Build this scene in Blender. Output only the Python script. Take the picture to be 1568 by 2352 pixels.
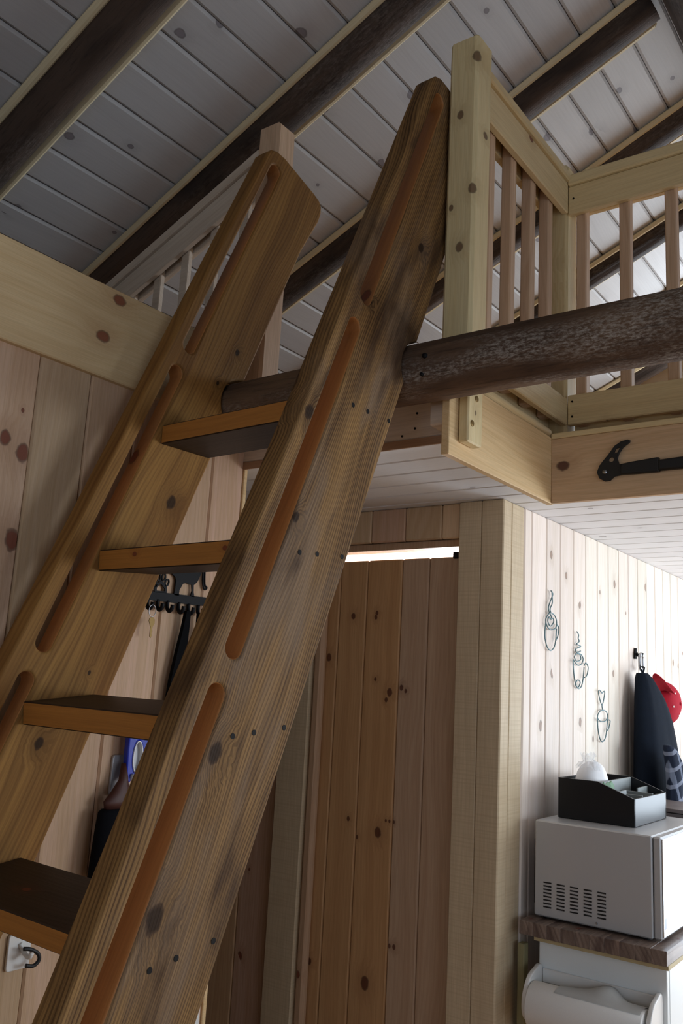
import bpy, bmesh, math, random
from mathutils import Vector, Matrix

random.seed(7)
for o in list(bpy.data.objects):
    bpy.data.objects.remove(o)
SC = bpy.context.scene
COL = SC.collection

# ------------------------------------------------------------------ camera
def make_camera():
    cd = bpy.data.cameras.new('camera')
    cd.sensor_fit = 'VERTICAL'; cd.sensor_height = 24.0
    cd.lens = 24.0 * 2003.94 / 2352.0
    cd.clip_start = .05; cd.clip_end = 100
    co = bpy.data.objects.new('camera', cd); COL.objects.link(co)
    yaw, pitch, roll = (math.radians(a) for a in (36.62787, 11.07126, 3.15511))
    f = Vector((-math.sin(yaw)*math.cos(pitch), math.cos(yaw)*math.cos(pitch), math.sin(pitch)))
    r = Vector((math.cos(yaw), math.sin(yaw), 0)); u = r.cross(f)
    r2 = math.cos(roll)*r + math.sin(roll)*u
    u2 = -math.sin(roll)*r + math.cos(roll)*u
    m = Matrix((r2, u2, -f)).transposed().to_4x4()
    m.translation = Vector((0, 0, 1.6))
    co.matrix_world = m
    SC.camera = co
make_camera()

# ------------------------------------------------------------------ world, daylight, exposure
w = bpy.data.worlds.new('world'); SC.world = w; w.use_nodes = True
w.node_tree.nodes['Background'].inputs[0].default_value = (.55, .72, 1, 1)
w.node_tree.nodes['Background'].inputs[1].default_value = 0.8
SC.view_settings.view_transform = 'Standard'
SC.view_settings.look = 'None'
SC.view_settings.exposure = 0.15
SC.view_settings.gamma = 1.0
SC.view_settings.use_curve_mapping = False

def window_light(name, loc, direction, sx, sy, power, col):
    ld = bpy.data.lights.new(name, 'AREA'); ld.shape = 'RECTANGLE'
    ld.size = sx; ld.size_y = sy; ld.energy = power; ld.color = col
    o = bpy.data.objects.new(name, ld); COL.objects.link(o)
    o.location = loc
    o.rotation_euler = Vector(direction).to_track_quat('-Z', 'Y').to_euler()
    return o
DAY = (.80, .905, 1.0)
# daylight just outside each window opening of the cabin (walls and frames built further down).
# The bathroom window lies behind the door wall: its light is what shows white in the gap above the door.
window_light('window_kitchen_side_offscreen', (2.52, 4.1, 1.55), (-1, 0, 0), 1.9, 1.05, 62, DAY)
window_light('window_kitchen_end_offscreen', (0.3, 5.69, 1.1), (0, -1, 0), 1.7, 1.9, 70, DAY)
window_light('window_living_offscreen', (2.52, 0.6, 1.6), (-1, 0, 0), 3.3, 1.6, 15, DAY)
window_light('window_behind_offscreen', (0.3, -2.73, 1.55), (0, 1, 0), 2.4, 1.3, 9.5, DAY)
window_light('window_gable_offscreen', (-.62, 5.69, 3.1), (0, -1, 0), 1.3, 1.0, 62, DAY)
window_light('window_bathroom_behind_door', (-2.7, 5.69, 1.75), (0, -1, 0), 1.0, .7, 330, (.9, .96, 1.0))

# ------------------------------------------------------------------ helpers
WM = {}          # object -> world matrix
def link(o, parent=None, mat=None):
    COL.objects.link(o)
    m = mat if mat is not None else Matrix.Identity(4)
    WM[o] = m
    if parent is not None:
        o.parent = parent
        o.matrix_parent_inverse = Matrix.Identity(4)
        o.matrix_basis = WM[parent].inverted() @ m
    else:
        o.matrix_basis = m
    return o

def tag(o, label, cat, group=None):
    o['label'] = label; o['category'] = cat
    if group: o['group'] = group
    return o

def thing(name, loc, label, cat, group=None, mat=None):
    o = bpy.data.objects.new(name, None); o.empty_display_size = .05
    link(o, None, mat if mat is not None else Matrix.Translation(loc))
    return tag(o, label, cat, group)

def struct(o, label=None):
    o['kind'] = 'structure'
    if label: o['label'] = label
    return o

def mesh_obj(name, me, parent=None, mat=None):
    return link(bpy.data.objects.new(name, me), parent, mat)

def bm_mesh(bm, name, material, smooth=False):
    me = bpy.data.meshes.new(name); bm.normal_update(); bm.to_mesh(me); bm.free()
    for m in (material if isinstance(material, (list, tuple)) else [material]):
        me.materials.append(m)
    if smooth:
        for p in me.polygons: p.use_smooth = True
    return me

_box = {}
def box_mesh(dx, dy, dz, material, bev=0., seg=1, key=''):
    k = (round(dx, 4), round(dy, 4), round(dz, 4), material.name, bev, seg, key)
    if k in _box: return _box[k]
    bm = bmesh.new(); bmesh.ops.create_cube(bm, size=1)
    for v in bm.verts: v.co = Vector((v.co.x*dx, v.co.y*dy, v.co.z*dz))
    if bev: bmesh.ops.bevel(bm, geom=bm.edges[:], offset=min(bev, .45*min(dx, dy, dz)), segments=seg, affect='EDGES', profile=.5)
    me = bm_mesh(bm, 'box', material, seg > 1)
    if seg > 1:
        pass
    _box[k] = me
    return me

def box(name, x0, x1, y0, y1, z0, z1, material, parent=None, bev=.002, seg=1):
    x0, x1 = min(x0, x1), max(x0, x1); y0, y1 = min(y0, y1), max(y0, y1); z0, z1 = min(z0, z1), max(z0, z1)
    try:
        me = box_mesh(x1-x0, y1-y0, z1-z0, material, bev, seg)
    except AttributeError:
        me = _box[list(_box)[-1]]
    return mesh_obj(name, me, parent, Matrix.Translation(((x0+x1)/2, (y0+y1)/2, (z0+z1)/2)))

def smooth_path(pts, n=6, closed=False):
    P = [Vector(p) for p in pts]; out = []; N = len(P)
    rng = N if closed else N-1
    for i in range(rng):
        if closed: a, b, c, d = P[(i-1) % N], P[i], P[(i+1) % N], P[(i+2) % N]
        else: a, b, c, d = P[max(i-1, 0)], P[i], P[i+1], P[min(i+2, N-1)]
        for k in range(n):
            t = k/n
            out.append(.5*((2*b)+(c-a)*t+(2*a-5*b+4*c-d)*t*t+(3*b-a-3*c+d)*t**3))
    if not closed: out.append(P[-1])
    return out

def tube_bm(bm, pts, rad, sides=8, closed=False, cap=True):
    P = [Vector(p) for p in pts]; N = len(P); rings = []
    up = Vector((0, 0, 1))
    prev = None
    for i, p in enumerate(P):
        a = P[(i-1) % N] if closed else P[max(i-1, 0)]
        b = P[(i+1) % N] if closed else P[min(i+1, N-1)]
        d = (b-a); d = d.normalized() if d.length > 1e-9 else Vector((0, 0, 1))
        if prev is None:
            n = d.cross(up if abs(d.z) < .9 else Vector((1, 0, 0))).normalized()
        else:
            n = (prev - d*prev.dot(d)); n = n.normalized() if n.length > 1e-6 else d.orthogonal().normalized()
        prev = n; c = d.cross(n)
        r = rad[i] if isinstance(rad, (list, tuple)) else rad
        rings.append([bm.verts.new(p+(n*math.cos(t)+c*math.sin(t))*r) for t in (2*math.pi*k/sides for k in range(sides))])
    for i in range(N if closed else N-1):
        A, B = rings[i], rings[(i+1) % N]
        for k in range(sides):
            bm.faces.new((A[k], A[(k+1) % sides], B[(k+1) % sides], B[k]))
    if cap and not closed:
        bm.faces.new(rings[0][::-1]); bm.faces.new(rings[-1])

def tube(name, paths, rad, material, parent=None, mat=None, sides=8):
    """paths: list of (points, closed)"""
    bm = bmesh.new()
    for pts, closed in paths: tube_bm(bm, pts, rad, sides, closed)
    return mesh_obj(name, bm_mesh(bm, name, material, True), parent, mat)

def extruded(name, loops, thick, material, parent=None, mat=None, bevel=0., res=2):
    """2-D loops (first = outline, others = holes) in local XY, extruded symmetrically along local Z"""
    cu = bpy.data.curves.new(name, 'CURVE'); cu.dimensions = '2D'; cu.fill_mode = 'BOTH'
    cu.extrude = max(thick/2-bevel, 1e-5); cu.bevel_depth = bevel; cu.bevel_resolution = res; cu.offset = -bevel
    for lp in loops:
        sp = cu.splines.new('POLY'); sp.points.add(len(lp)-1); sp.use_cyclic_u = True
        for p, q in zip(sp.points, lp): p.co = (q[0], q[1], 0, 1)
    t = bpy.data.objects.new('tmp', cu); COL.objects.link(t)
    dg = bpy.context.evaluated_depsgraph_get()
    me = bpy.data.meshes.new_from_object(t.evaluated_get(dg))
    bpy.data.objects.remove(t); bpy.data.curves.remove(cu)
    me.name = name; me.materials.clear(); me.materials.append(material)
    return mesh_obj(name, me, parent, mat)

def circ(cx, cy, r, n=14, ry=None):
    return [(cx+r*math.cos(2*math.pi*k/n), cy+(ry or r)*math.sin(2*math.pi*k/n)) for k in range(n)]

def basis(o, ex, ey, ez):
    m = Matrix((Vector(ex), Vector(ey), Vector(ez))).transposed().to_4x4(); m.translation = Vector(o); return m

def lathe_bm(bm, prof, axis='x', n=24):
    """prof: list of (a along axis, radius)"""
    rings = []
    for a, r in prof:
        ring = []
        for k in range(n):
            t = 2*math.pi*k/n; c, s = r*math.cos(t), r*math.sin(t)
            ring.append(bm.verts.new({'x': (a, c, s), 'y': (s, a, c), 'z': (c, s, a)}[axis]))
        rings.append(ring)
    for A, B in zip(rings, rings[1:]):
        for k in range(n): bm.faces.new((A[k], A[(k+1) % n], B[(k+1) % n], B[k]))
    bm.faces.new(rings[0][::-1]); bm.faces.new(rings[-1])

def loft_rows(name, rows, material, parent=None, mat=None, n=24, wob=0., seed=1, k_fold=5):
    """rows: (z, ycentre, half width y, xcentre, half depth x) -> closed soft body"""
    rnd = random.Random(seed); ph = [rnd.uniform(0, 6.3) for _ in range(4)]
    bm = bmesh.new(); rings = []
    for i, (z, yc, hy, xc, hx) in enumerate(rows):
        ring = []
        for k in range(n):
            t = 2*math.pi*k/n
            f = 1+wob*(math.sin(k_fold*t+ph[0]+z*3)+.6*math.sin((k_fold*2+1)*t+ph[1]-z*5))
            ring.append(bm.verts.new((xc+hx*math.cos(t)*f, yc+hy*math.sin(t)*(1+.4*(f-1)), z)))
        rings.append(ring)
    for A, B in zip(rings, rings[1:]):
        for k in range(n): bm.faces.new((A[k], A[(k+1) % n], B[(k+1) % n], B[k]))
    bm.faces.new(rings[0][::-1]); bm.faces.new(rings[-1])
    bmesh.ops.recalc_face_normals(bm, faces=bm.faces[:])
    return mesh_obj(name, bm_mesh(bm, name, material, True), parent, mat)

# ------------------------------------------------------------------ materials
def srgb(r, g, b):
    f = lambda c: (c/255/12.92) if c/255 <= .04045 else ((c/255+.055)/1.055)**2.4
    return (f(r), f(g), f(b), 1)

class NT:
    def __init__(s, name):
        s.m = bpy.data.materials.new(name); s.m.use_nodes = True; s.t = s.m.node_tree
        s.t.nodes.clear()
        s.out = s.n('OutputMaterial'); s.b = s.n('BsdfPrincipled')
        s.t.links.new(s.b.outputs[0], s.out.inputs[0])
    def n(s, typ, **kw):
        nd = s.t.nodes.new('ShaderNode'+typ)
        for k, v in kw.items(): setattr(nd, k, v)
        return nd
    def l(s, a, b): s.t.links.new(a, b)
    def set(s, sock, v):
        if hasattr(v, 'is_linked') or isinstance(v, bpy.types.NodeSocket): s.l(v, sock)
        else: sock.default_value = v
    def math(s, op, a, b=None, c=None, clamp=False):
        nd = s.n('Math', operation=op); nd.use_clamp = clamp
        s.set(nd.inputs[0], a)
        if b is not None: s.set(nd.inputs[1], b)
        if c is not None: s.set(nd.inputs[2], c)
        return nd.outputs[0]
    def vec(s, op, a, b=None):
        nd = s.n('VectorMath', operation=op); s.set(nd.inputs[0], a)
        if b is not None: s.set(nd.inputs[1], b)
        return nd.outputs['Value'] if op in ('LENGTH', 'DOT_PRODUCT', 'DISTANCE') else nd.outputs[0]
    def comb(s, x, y, z):
        nd = s.n('CombineXYZ')
        for i, v in enumerate((x, y, z)): s.set(nd.inputs[i], v)
        return nd.outputs[0]
    def noise(s, v, scale=1., detail=2., rough=.5, dist=0.):
        nd = s.n('TexNoise'); s.l(v, nd.inputs['Vector'])
        nd.inputs['Scale'].default_value = scale; nd.inputs['Detail'].default_value = detail
        nd.inputs['Roughness'].default_value = rough; nd.inputs['Distortion'].default_value = dist
        return nd.outputs['Fac'] if 'Fac' in nd.outputs else nd.outputs[0]
    def rng(s, v, a, b, c=0., d=1., smooth=True):
        nd = s.n('MapRange'); nd.interpolation_type = 'SMOOTHSTEP' if smooth else 'LINEAR'
        s.set(nd.inputs['Value'], v)
        for k, x in zip(('From Min', 'From Max', 'To Min', 'To Max'), (a, b, c, d)): s.set(nd.inputs[k], x)
        return nd.outputs[0]
    def mix(s, f, a, b, blend='MIX'):
        nd = s.n('Mix', data_type='RGBA', blend_type=blend); nd.clamp_factor = True
        s.set(nd.inputs[0], f); s.set(nd.inputs[6], a); s.set(nd.inputs[7], b)
        return nd.outputs[2]
    def bump(s, h, strength, dist=.002):
        nd = s.n('Bump'); nd.inputs['Strength'].default_value = strength; nd.inputs['Distance'].default_value = dist
        s.l(h, nd.inputs['Height']); s.l(nd.outputs[0], s.b.inputs['Normal'])
    def done(s, col, rough, spec=.3, metal=0.):
        s.set(s.b.inputs['Base Color'], col); s.set(s.b.inputs['Roughness'], rough)
        s.b.inputs['Specular IOR Level'].default_value = spec; s.b.inputs['Metallic'].default_value = metal
        return s.m

def wood(name, light, dark, alt=None, knot=srgb(112, 50, 32), long='z', thick='x', rings=38., contrast=.55,
         rough=.6, spec=.3, dens=.5, cell=(.15, .5), kr=(.006, .016), blotch=None, blotch_amt=.5, blotch_scale=(3., 1.),
         vary=.16, bump=.15, fine=.35, saw=0., blotch2=None, square=False, knots=(), lines=420., line_amt=.3):
    s = NT(name)
    tc = s.n('TexCoord').outputs['Object']; rnd = s.n('ObjectInfo').outputs['Random']
    sp = s.n('SeparateXYZ'); s.l(tc, sp.inputs[0])
    ax = {'x': sp.outputs[0], 'y': sp.outputs[1], 'z': sp.outputs[2]}
    cr = [a for a in 'xyz' if a not in (long, thick)][0]
    C = s.math('ADD', ax[cr], s.math('MULTIPLY', rnd, 7.3))
    L = s.math('ADD', ax[long], s.math('MULTIPLY', rnd, 41.7))
    T = ax[thick]
    # knots: centre of the voronoi cell, measured in metres
    q = s.comb(s.math('DIVIDE', C, cell[0]), s.math('DIVIDE', L, cell[1]), s.math('DIVIDE', T, cell[0]) if square else s.math('MULTIPLY', T, .6))
    vo = s.n('TexVoronoi'); vo.feature = 'F1'; s.l(q, vo.inputs['Vector']); vo.inputs['Scale'].default_value = 1.
    vo.inputs['Randomness'].default_value = .9
    dl = s.vec('MULTIPLY', s.vec('SUBTRACT', q, vo.outputs['Position']), (cell[0], cell[1]*.72, cell[0] if square else 0.))
    wob = s.noise(s.comb(s.math('MULTIPLY', C, 60.), s.math('MULTIPLY', L, 60.), T), 1., 1.)
    d = s.math('MULTIPLY', s.vec('LENGTH', dl), s.math('ADD', .75, s.math('MULTIPLY', wob, .5)))
    cs = s.n('SeparateColor'); s.l(vo.outputs['Color'], cs.inputs[0])
    R = s.math('ADD', kr[0], s.math('MULTIPLY', s.math('POWER', cs.outputs[0], 1.6), kr[1]-kr[0]))
    act = s.math('LESS_THAN', cs.outputs[1], dens)
    ratio = s.math('DIVIDE', d, R)
    ratio = s.math('ADD', ratio, s.math('MULTIPLY', s.math('SUBTRACT', 1., act), 99.))
    for kc, kl, krr, *kt in knots:
        dd = s.vec('LENGTH', s.comb(s.math('SUBTRACT', ax[cr], kc), s.math('MULTIPLY', s.math('SUBTRACT', ax[long], kl), .72), s.math('MULTIPLY', s.math('SUBTRACT', ax[thick], kt[0]), .6) if kt else 0.))
        ratio = s.math('MINIMUM', ratio, s.math('DIVIDE', s.math('MULTIPLY', dd, s.math('ADD', .75, s.math('MULTIPLY', wob, .5))), krr))
    kn = s.rng(ratio, 1.15, .75)
    halo = s.rng(ratio, 4.5, .9)
    ring_edge = s.math('MULTIPLY', s.rng(ratio, .7, 1.0), s.rng(ratio, 1.25, 1.0))
    # growth-ring field, bent round the knots
    n1 = s.noise(s.comb(s.math('MULTIPLY', C, 3.), s.math('MULTIPLY', L, .9), s.math('MULTIPLY', T, 3.)), 1., 2.)
    g = s.math('ADD', s.math('ADD', C, s.math('MULTIPLY', n1, .16)), s.math('MULTIPLY', halo, .022))
    g = s.math('ADD', g, s.math('MULTIPLY', T, .5))
    st = s.noise(s.comb(s.math('MULTIPLY', g, rings), s.math('MULTIPLY', L, .55), 0.), 1., 3., .6)
    wv = s.math('SINE', s.math('ADD', s.math('MULTIPLY', g, lines), s.math('MULTIPLY', st, 9.)))
    st2 = s.math('ADD', s.math('MULTIPLY', s.rng(st, .36, .66), 1-line_amt), s.math('MULTIPLY', s.rng(wv, -.2, 1.), line_amt))
    fb = s.noise(s.comb(s.math('MULTIPLY', C, 420.), s.math('MULTIPLY', L, 9.), s.math('MULTIPLY', T, 420.)), 1., 2.)
    base = s.mix(s.math('MULTIPLY', st2, contrast), light, dark)
    if alt: base = s.mix(s.math('FRACT', s.math('MULTIPLY', rnd, 13.7)), base, s.mix(s.math('MULTIPLY', st2, contrast), alt, dark))
    if blotch:
        bn = s.noise(s.comb(s.math('MULTIPLY', C, blotch_scale[0]), s.math('MULTIPLY', L, blotch_scale[1]), s.math('MULTIPLY', T, 6.)), 1., 3., .6)
        base = s.mix(s.math('MULTIPLY', s.rng(bn, .45, .68), blotch_amt), base, blotch)
    if blotch2:
        bn2 = s.noise(s.comb(s.math('ADD', 9.1, s.math('MULTIPLY', C, blotch_scale[0]*1.6)), s.math('MULTIPLY', L, blotch_scale[1]*1.5), s.math('MULTIPLY', T, 9.)), 1., 3., .6)
        base = s.mix(s.math('MULTIPLY', s.rng(bn2, .50, .70), .75), base, blotch2)
    base = s.mix(s.math('MULTIPLY', s.rng(fb, .35, .7), fine*.5), base, s.mix(.5, dark, (0.02, .012, .008, 1)))
    if saw:
        sw = s.noise(s.comb(s.math('MULTIPLY', C, 4.), s.math('MULTIPLY', L, 150.), s.math('MULTIPLY', T, 4.)), 1., 1.)
        base = s.mix(s.math('MULTIPLY', s.rng(sw, .4, .7), saw), base, dark)
    v = s.math('ADD', 1-vary, s.math('MULTIPLY', s.math('FRACT', s.math('MULTIPLY', rnd, 5.3)), 2*vary))
    base = s.mix(1., base, s.comb(v, v, v), 'MULTIPLY')
    base = s.mix(s.math('MULTIPLY', halo, .28), base, s.mix(.5, dark, knot))
    base = s.mix(s.math('MULTIPLY', kn, .88), base, knot)
    base = s.mix(s.math('MULTIPLY', ring_edge, .5), base, (.03, .014, .01, 1))
    if bump: s.bump(s.math('SUBTRACT', s.math('MULTIPLY', st2, .6), s.math('MULTIPLY', fb, .4)), bump)
    return s.done(base, rough, spec)

def plain(name, col, rough=.5, spec=.4, metal=0., noise=0., nscale=20., coat=0., trans=0.):
    s = NT(name)
    c = col
    if noise:
        tc = s.n('TexCoord').outputs['Object']
        n = s.noise(tc, nscale, 3.)
        c = s.mix(s.math('MULTIPLY', s.rng(n, .3, .7), noise), col, tuple(x*.55 for x in col[:3])+(1,))
    s.done(c, rough, spec, metal)
    s.b.inputs['Coat Weight'].default_value = coat
    if trans:
        s.b.inputs['Transmission Weight'].default_value = trans; s.b.inputs['IOR'].default_value = 1.2
    return s.m

def bark(name, base, mid, pale, amt=.5, ochre=None, fs=1.):
    s = NT(name)
    tc = s.n('TexCoord').outputs['Object']; rnd = s.n('ObjectInfo').outputs['Random']
    sp = s.n('SeparateXYZ'); s.l(tc, sp.inputs[0])
    X, Y, Z = sp.outputs; Z = s.math('ADD', Z, s.math('MULTIPLY', rnd, 23.))
    n1 = s.noise(s.comb(s.math('MULTIPLY', X, 9.), s.math('MULTIPLY', Y, 9.), s.math('MULTIPLY', Z, 2.2)), 1., 4., .6)
    n2 = s.noise(s.comb(s.math('MULTIPLY', X, 110.*fs), s.math('MULTIPLY', Y, 110.*fs), s.math('MULTIPLY', Z, 40.*fs)), 1., 6., .75)
    n3 = s.noise(s.comb(s.math('MULTIPLY', X, 6.), s.math('MULTIPLY', Y, 6.), s.math('MULTIPLY', Z, 1.4)), 1.3, 2.)
    n4 = s.noise(s.comb(s.math('MULTIPLY', X, 160.), s.math('MULTIPLY', Y, 160.), s.math('MULTIPLY', Z, 14.)), 1., 2.)
    c = s.mix(s.rng(n1, .35, .65), base, mid)
    c = s.mix(s.math('MULTIPLY', s.rng(n2, .40, .72), s.math('MULTIPLY', s.rng(n3, .42, .6), amt)), c, pale)
    if ochre: c = s.mix(s.math('MULTIPLY', s.rng(n2, .52, .62), s.math('MULTIPLY', s.rng(n1, .5, .7), .55)), c, ochre)
    c = s.mix(s.math('MULTIPLY', s.rng(n4, .5, .75), .35), c, (.008, .006, .005, 1))
    s.bump(s.math('ADD', s.math('MULTIPLY', n2, .7), s.math('MULTIPLY', n4, .5)), .6, .006)
    return s.done(c, .75, .25)

PINE = dict(light=srgb(208, 182, 142), dark=srgb(182, 148, 104), alt=srgb(208, 170, 146))
M_wall_l = wood('pine_left_wall', long='z', thick='x', dens=.16, cell=(.13, .5), kr=(.006, .016), rings=26, contrast=.5, **PINE)
M_trim_top = wood('pine_top_board', srgb(216, 188, 144), srgb(194, 156, 106), long='y', thick='x', dens=0., rings=30, contrast=.4, vary=.0, knot=srgb(124, 60, 40), knots=[(.099, 1.836, .014), (-.018, 1.797, .015), (.05, 1.3, .012)])
M_wall_k = wood('pine_left_wall_knotty', srgb(206, 172, 144), srgb(182, 144, 106), long='z', thick='x', dens=0., rings=26, contrast=.5, vary=.0, knots=[(.008, .942, .013), (.058, .918, .016), (.060, .707, .018), (.044, 1.02, .004), (-.03, .4, .012)])
M_fascia = wood('pine_fascia', srgb(218, 184, 146), srgb(190, 150, 108), long='x', thick='y', dens=0., rings=24, contrast=.45, vary=.0, knot=srgb(74, 34, 28), knots=[(.012, -1.702, .014), (.03, -.9, .012)])
M_trim_y = wood('pine_board_lengthwise', srgb(226, 194, 146), srgb(200, 158, 104), long='y', thick='x', dens=.45, cell=(.2, .5), kr=(.012, .022), rings=30, contrast=.45, vary=.04)
M_trim_x = wood('pine_board_crosswise', srgb(212, 168, 122), srgb(180, 130, 82), long='x', thick='y', dens=.3, cell=(.2, .6), kr=(.01, .022), rings=24, contrast=.45, vary=.06)
M_door = wood('pine_door', srgb(196, 160, 120), srgb(164, 122, 82), alt=srgb(196, 162, 140), long='z', thick='y', dens=.3, cell=(.1, .3), kr=(.004, .011), rings=26, contrast=.45, vary=.12)
M_kit = wood('pine_whitewashed_wall', srgb(236, 228, 214), srgb(216, 198, 174), alt=srgb(238, 222, 212), long='z', thick='x', dens=.32, cell=(.11, .4), kr=(.005, .013), knot=srgb(150, 122, 104), rings=26, contrast=.35, vary=.08)
M_roof = wood('whitewashed_roof_board', srgb(189, 186, 185), srgb(170, 166, 165), long='y', thick='z', dens=.5, cell=(.13, .5), kr=(.006, .016), knot=srgb(120, 112, 116), rings=20, contrast=.3, vary=.05, fine=.15)
M_lceil = wood('white_ceiling_board', srgb(235, 234, 235), srgb(220, 218, 219), long='x', thick='z', dens=.2, cell=(.13, .7), kr=(.005, .011), knot=srgb(176, 170, 172), rings=18, contrast=.25, vary=.03, fine=.1)
M_post = wood('rough_sawn_post', square=True, light=srgb(212, 192, 160), dark=srgb(182, 158, 126), long='z', thick='y', dens=.5, cell=(.14, .3), kr=(.006, .013), knot=srgb(84, 62, 50), rings=30, contrast=.4, saw=.35, vary=.06)
M_post_s = wood('rough_sawn_post_side', square=True, light=srgb(212, 192, 160), dark=srgb(182, 158, 126), long='z', thick='x', dens=.5, cell=(.14, .3), kr=(.006, .013), knot=srgb(84, 62, 50), rings=30, contrast=.4, saw=.35, vary=.06)
M_newel = wood('cedar_newel', square=True, light=srgb(226, 206, 160), dark=srgb(206, 174, 120), long='z', thick='x', dens=.9, cell=(.09, .22), kr=(.006, .015), knot=srgb(104, 74, 54), rings=34, contrast=.5, vary=.04)
M_newel_k = wood('cedar_newel_knotty', srgb(230, 212, 166), srgb(212, 182, 126), long='z', thick='y', dens=0., knot=srgb(110, 82, 60), rings=34, contrast=.45, vary=0., knots=[(-.005, .249, .009, -.0445), (.036, .02, .010, -.0445), (-.024, -.02, .006, -.0445), (.004, -.14, .010, -.0445), (.040, .414, .011, -.0445), (.0435, .20, .007, .01)])
M_bal = wood('fir_baluster', srgb(214, 182, 152), srgb(188, 150, 118), long='z', thick='x', dens=.05, rings=60, contrast=.6, vary=.06)
M_rail_y = wood('cedar_rail_y', srgb(231, 209, 162), srgb(211, 178, 128), long='y', thick='x', dens=.2, cell=(.12, .4), kr=(.006, .014), rings=34, contrast=.4, vary=.04)
M_rail_x = wood('cedar_rail_x', srgb(231, 209, 162), srgb(211, 178, 128), long='x', thick='y', dens=.15, cell=(.12, .5), kr=(.004, .01), rings=34, contrast=.4, vary=.04)
M_rail_l = wood('pale_rail', srgb(224, 208, 190), srgb(200, 176, 152), long='x', thick='y', dens=.25, cell=(.12, .5), kr=(.004, .009), rings=34, contrast=.4, vary=.04)
LAD = dict(light=srgb(150, 114, 70), dark=srgb(76, 52, 30), knot=srgb(40, 27, 18), long='y', thick='z', dens=0., rings=40, contrast=1., lines=1000., line_amt=.5, rough=.7, spec=.12, vary=.03, bump=.3, fine=.7)
M_str_r = wood('weathered_stringer', blotch=srgb(128, 108, 90), blotch_amt=.6, blotch_scale=(9., 2.2), blotch2=srgb(60, 42, 30), knots=[(-1.233, 1.818, .012), (-1.164, 1.6, .008), (-1.150, 1.112, .014), (-1.150, .833, .016), (-1.178, 2.19, .006), (-1.08, 2.473, .010)], **LAD)
LAD2 = dict(LAD); LAD2.update(light=srgb(156, 114, 62), dark=srgb(104, 70, 36), contrast=.8, fine=.4, line_amt=.35, lines=600.)
M_str_l = wood('honey_stringer', blotch=srgb(112, 72, 36), blotch_amt=.5, blotch_scale=(7., 1.6), knots=[(-1.041, 1.777, .013), (-1.096, 1.097, .010), (-1.046, 2.297, .007), (-1.053, 1.287, .004), (-1.064, 2.167, .005)], **LAD2)
M_slot = wood('sanded_slot', srgb(180, 124, 72), srgb(148, 96, 54), long='y', thick='x', dens=.2, rings=30, contrast=.4, vary=.03, rough=.45)
M_step_f = wood('step_edge', srgb(176, 118, 54), srgb(144, 90, 40), long='x', thick='y', dens=.4, cell=(.1, .4), kr=(.003, .006), rings=40, contrast=.5, vary=.06, rough=.5)
M_step_d = wood('step_dark', srgb(56, 41, 32), srgb(34, 24, 19), long='x', thick='z', dens=.1, rings=40, contrast=.6, vary=.05, rough=.5, spec=.2)
M_log = bark('weathered_log', srgb(84, 64, 50), srgb(118, 92, 70), srgb(192, 184, 174), .9, srgb(128, 96, 56), 1.9)
M_raft = bark('dark_rafter', srgb(54, 45, 40), srgb(86, 70, 60), srgb(134, 124, 116), .45)
M_quart = wood('pale_quarter_round', srgb(224, 208, 172), srgb(206, 184, 140), long='x', thick='z', dens=0., rings=30, contrast=.3, vary=.04)
M_edge = wood('pine_board_edge', srgb(170, 134, 106), srgb(140, 104, 78), long='x', thick='z', dens=0., rings=30, contrast=.3, vary=.04)
M_fastener_hole = plain('dark_fastener_and_hole_shade', srgb(26, 23, 21), .7, .15)  # dark fasteners; on the ladder also the painted shade of screw holes
M_black = plain('black_metal', srgb(16, 16, 19), .6, .2)
M_blackp_vent = plain('black_plastic_vent_shade', srgb(28, 28, 29), .5, .4)  # also the painted dark of the microwave vent openings
M_fabric = plain('black_webbing', srgb(12, 12, 14), .9, .1)
M_steel = plain('brushed_steel', srgb(176, 178, 182), .38, .5, 1., .15, 60.)
M_silver = plain('silver_paint', srgb(188, 189, 191), .42, .5, .35)
M_glass = plain('microwave_front', srgb(206, 208, 212), .16, .6, .8)
M_white = plain('white_laminate', srgb(226, 230, 230), .4, .4)
M_wplastic = plain('white_plastic', srgb(226, 224, 220), .35, .4)
M_gplastic = plain('grey_plastic', srgb(172, 172, 176), .35, .4, .2)
M_paper = plain('paper_towel', srgb(236, 234, 230), .95, .1, 0., .05, 300.)
M_tissue = plain('soft_tissue', srgb(236, 236, 238), .6, .3)
def film():
    s = NT('clear_film'); s.done((.95, .97, 1, 1), .15, .5)
    t = s.n('BsdfTransparent'); mx = s.n('MixShader'); mx.inputs[0].default_value = .25
    s.l(t.outputs[0], mx.inputs[1]); s.l(s.b.outputs[0], mx.inputs[2]); s.l(mx.outputs[0], s.out.inputs[0])
    return s.m
M_film = film()
M_navy = plain('navy_fleece', srgb(22, 28, 38), .95, .1, 0., .3, 40.)
M_red = plain('red_cotton', srgb(160, 20, 40), .85, .2, 0., .15, 60.)
M_blue = plain('blue_plastic', srgb(22, 44, 168), .35, .4)
M_brass = plain('brass', srgb(128, 102, 56), .5, .4, .6)
M_wire = plain('painted_wire', srgb(96, 120, 124), .45, .4, .4)
M_orgn = plain('black_lacquer', srgb(22, 23, 26), .38, .3)
M_orgn_edge = plain('organizer_edge', srgb(132, 138, 138), .5, .3)
M_bristle = plain('black_bristle', srgb(16, 16, 20), .9, .1, 0., .4, 200.)
M_brown = plain('brown_handle', srgb(72, 40, 32), .5, .3)
M_tea = plain('green_sachet', srgb(140, 176, 146), .5, .3)
M_teared = plain('red_sachet', srgb(170, 84, 70), .5, .3)
M_mag = plain('magazine_cover', srgb(120, 110, 108), .4, .4, 0., .6, 12.)
M_backing = plain('board_backing', srgb(168, 134, 96), .9, .1)
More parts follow.
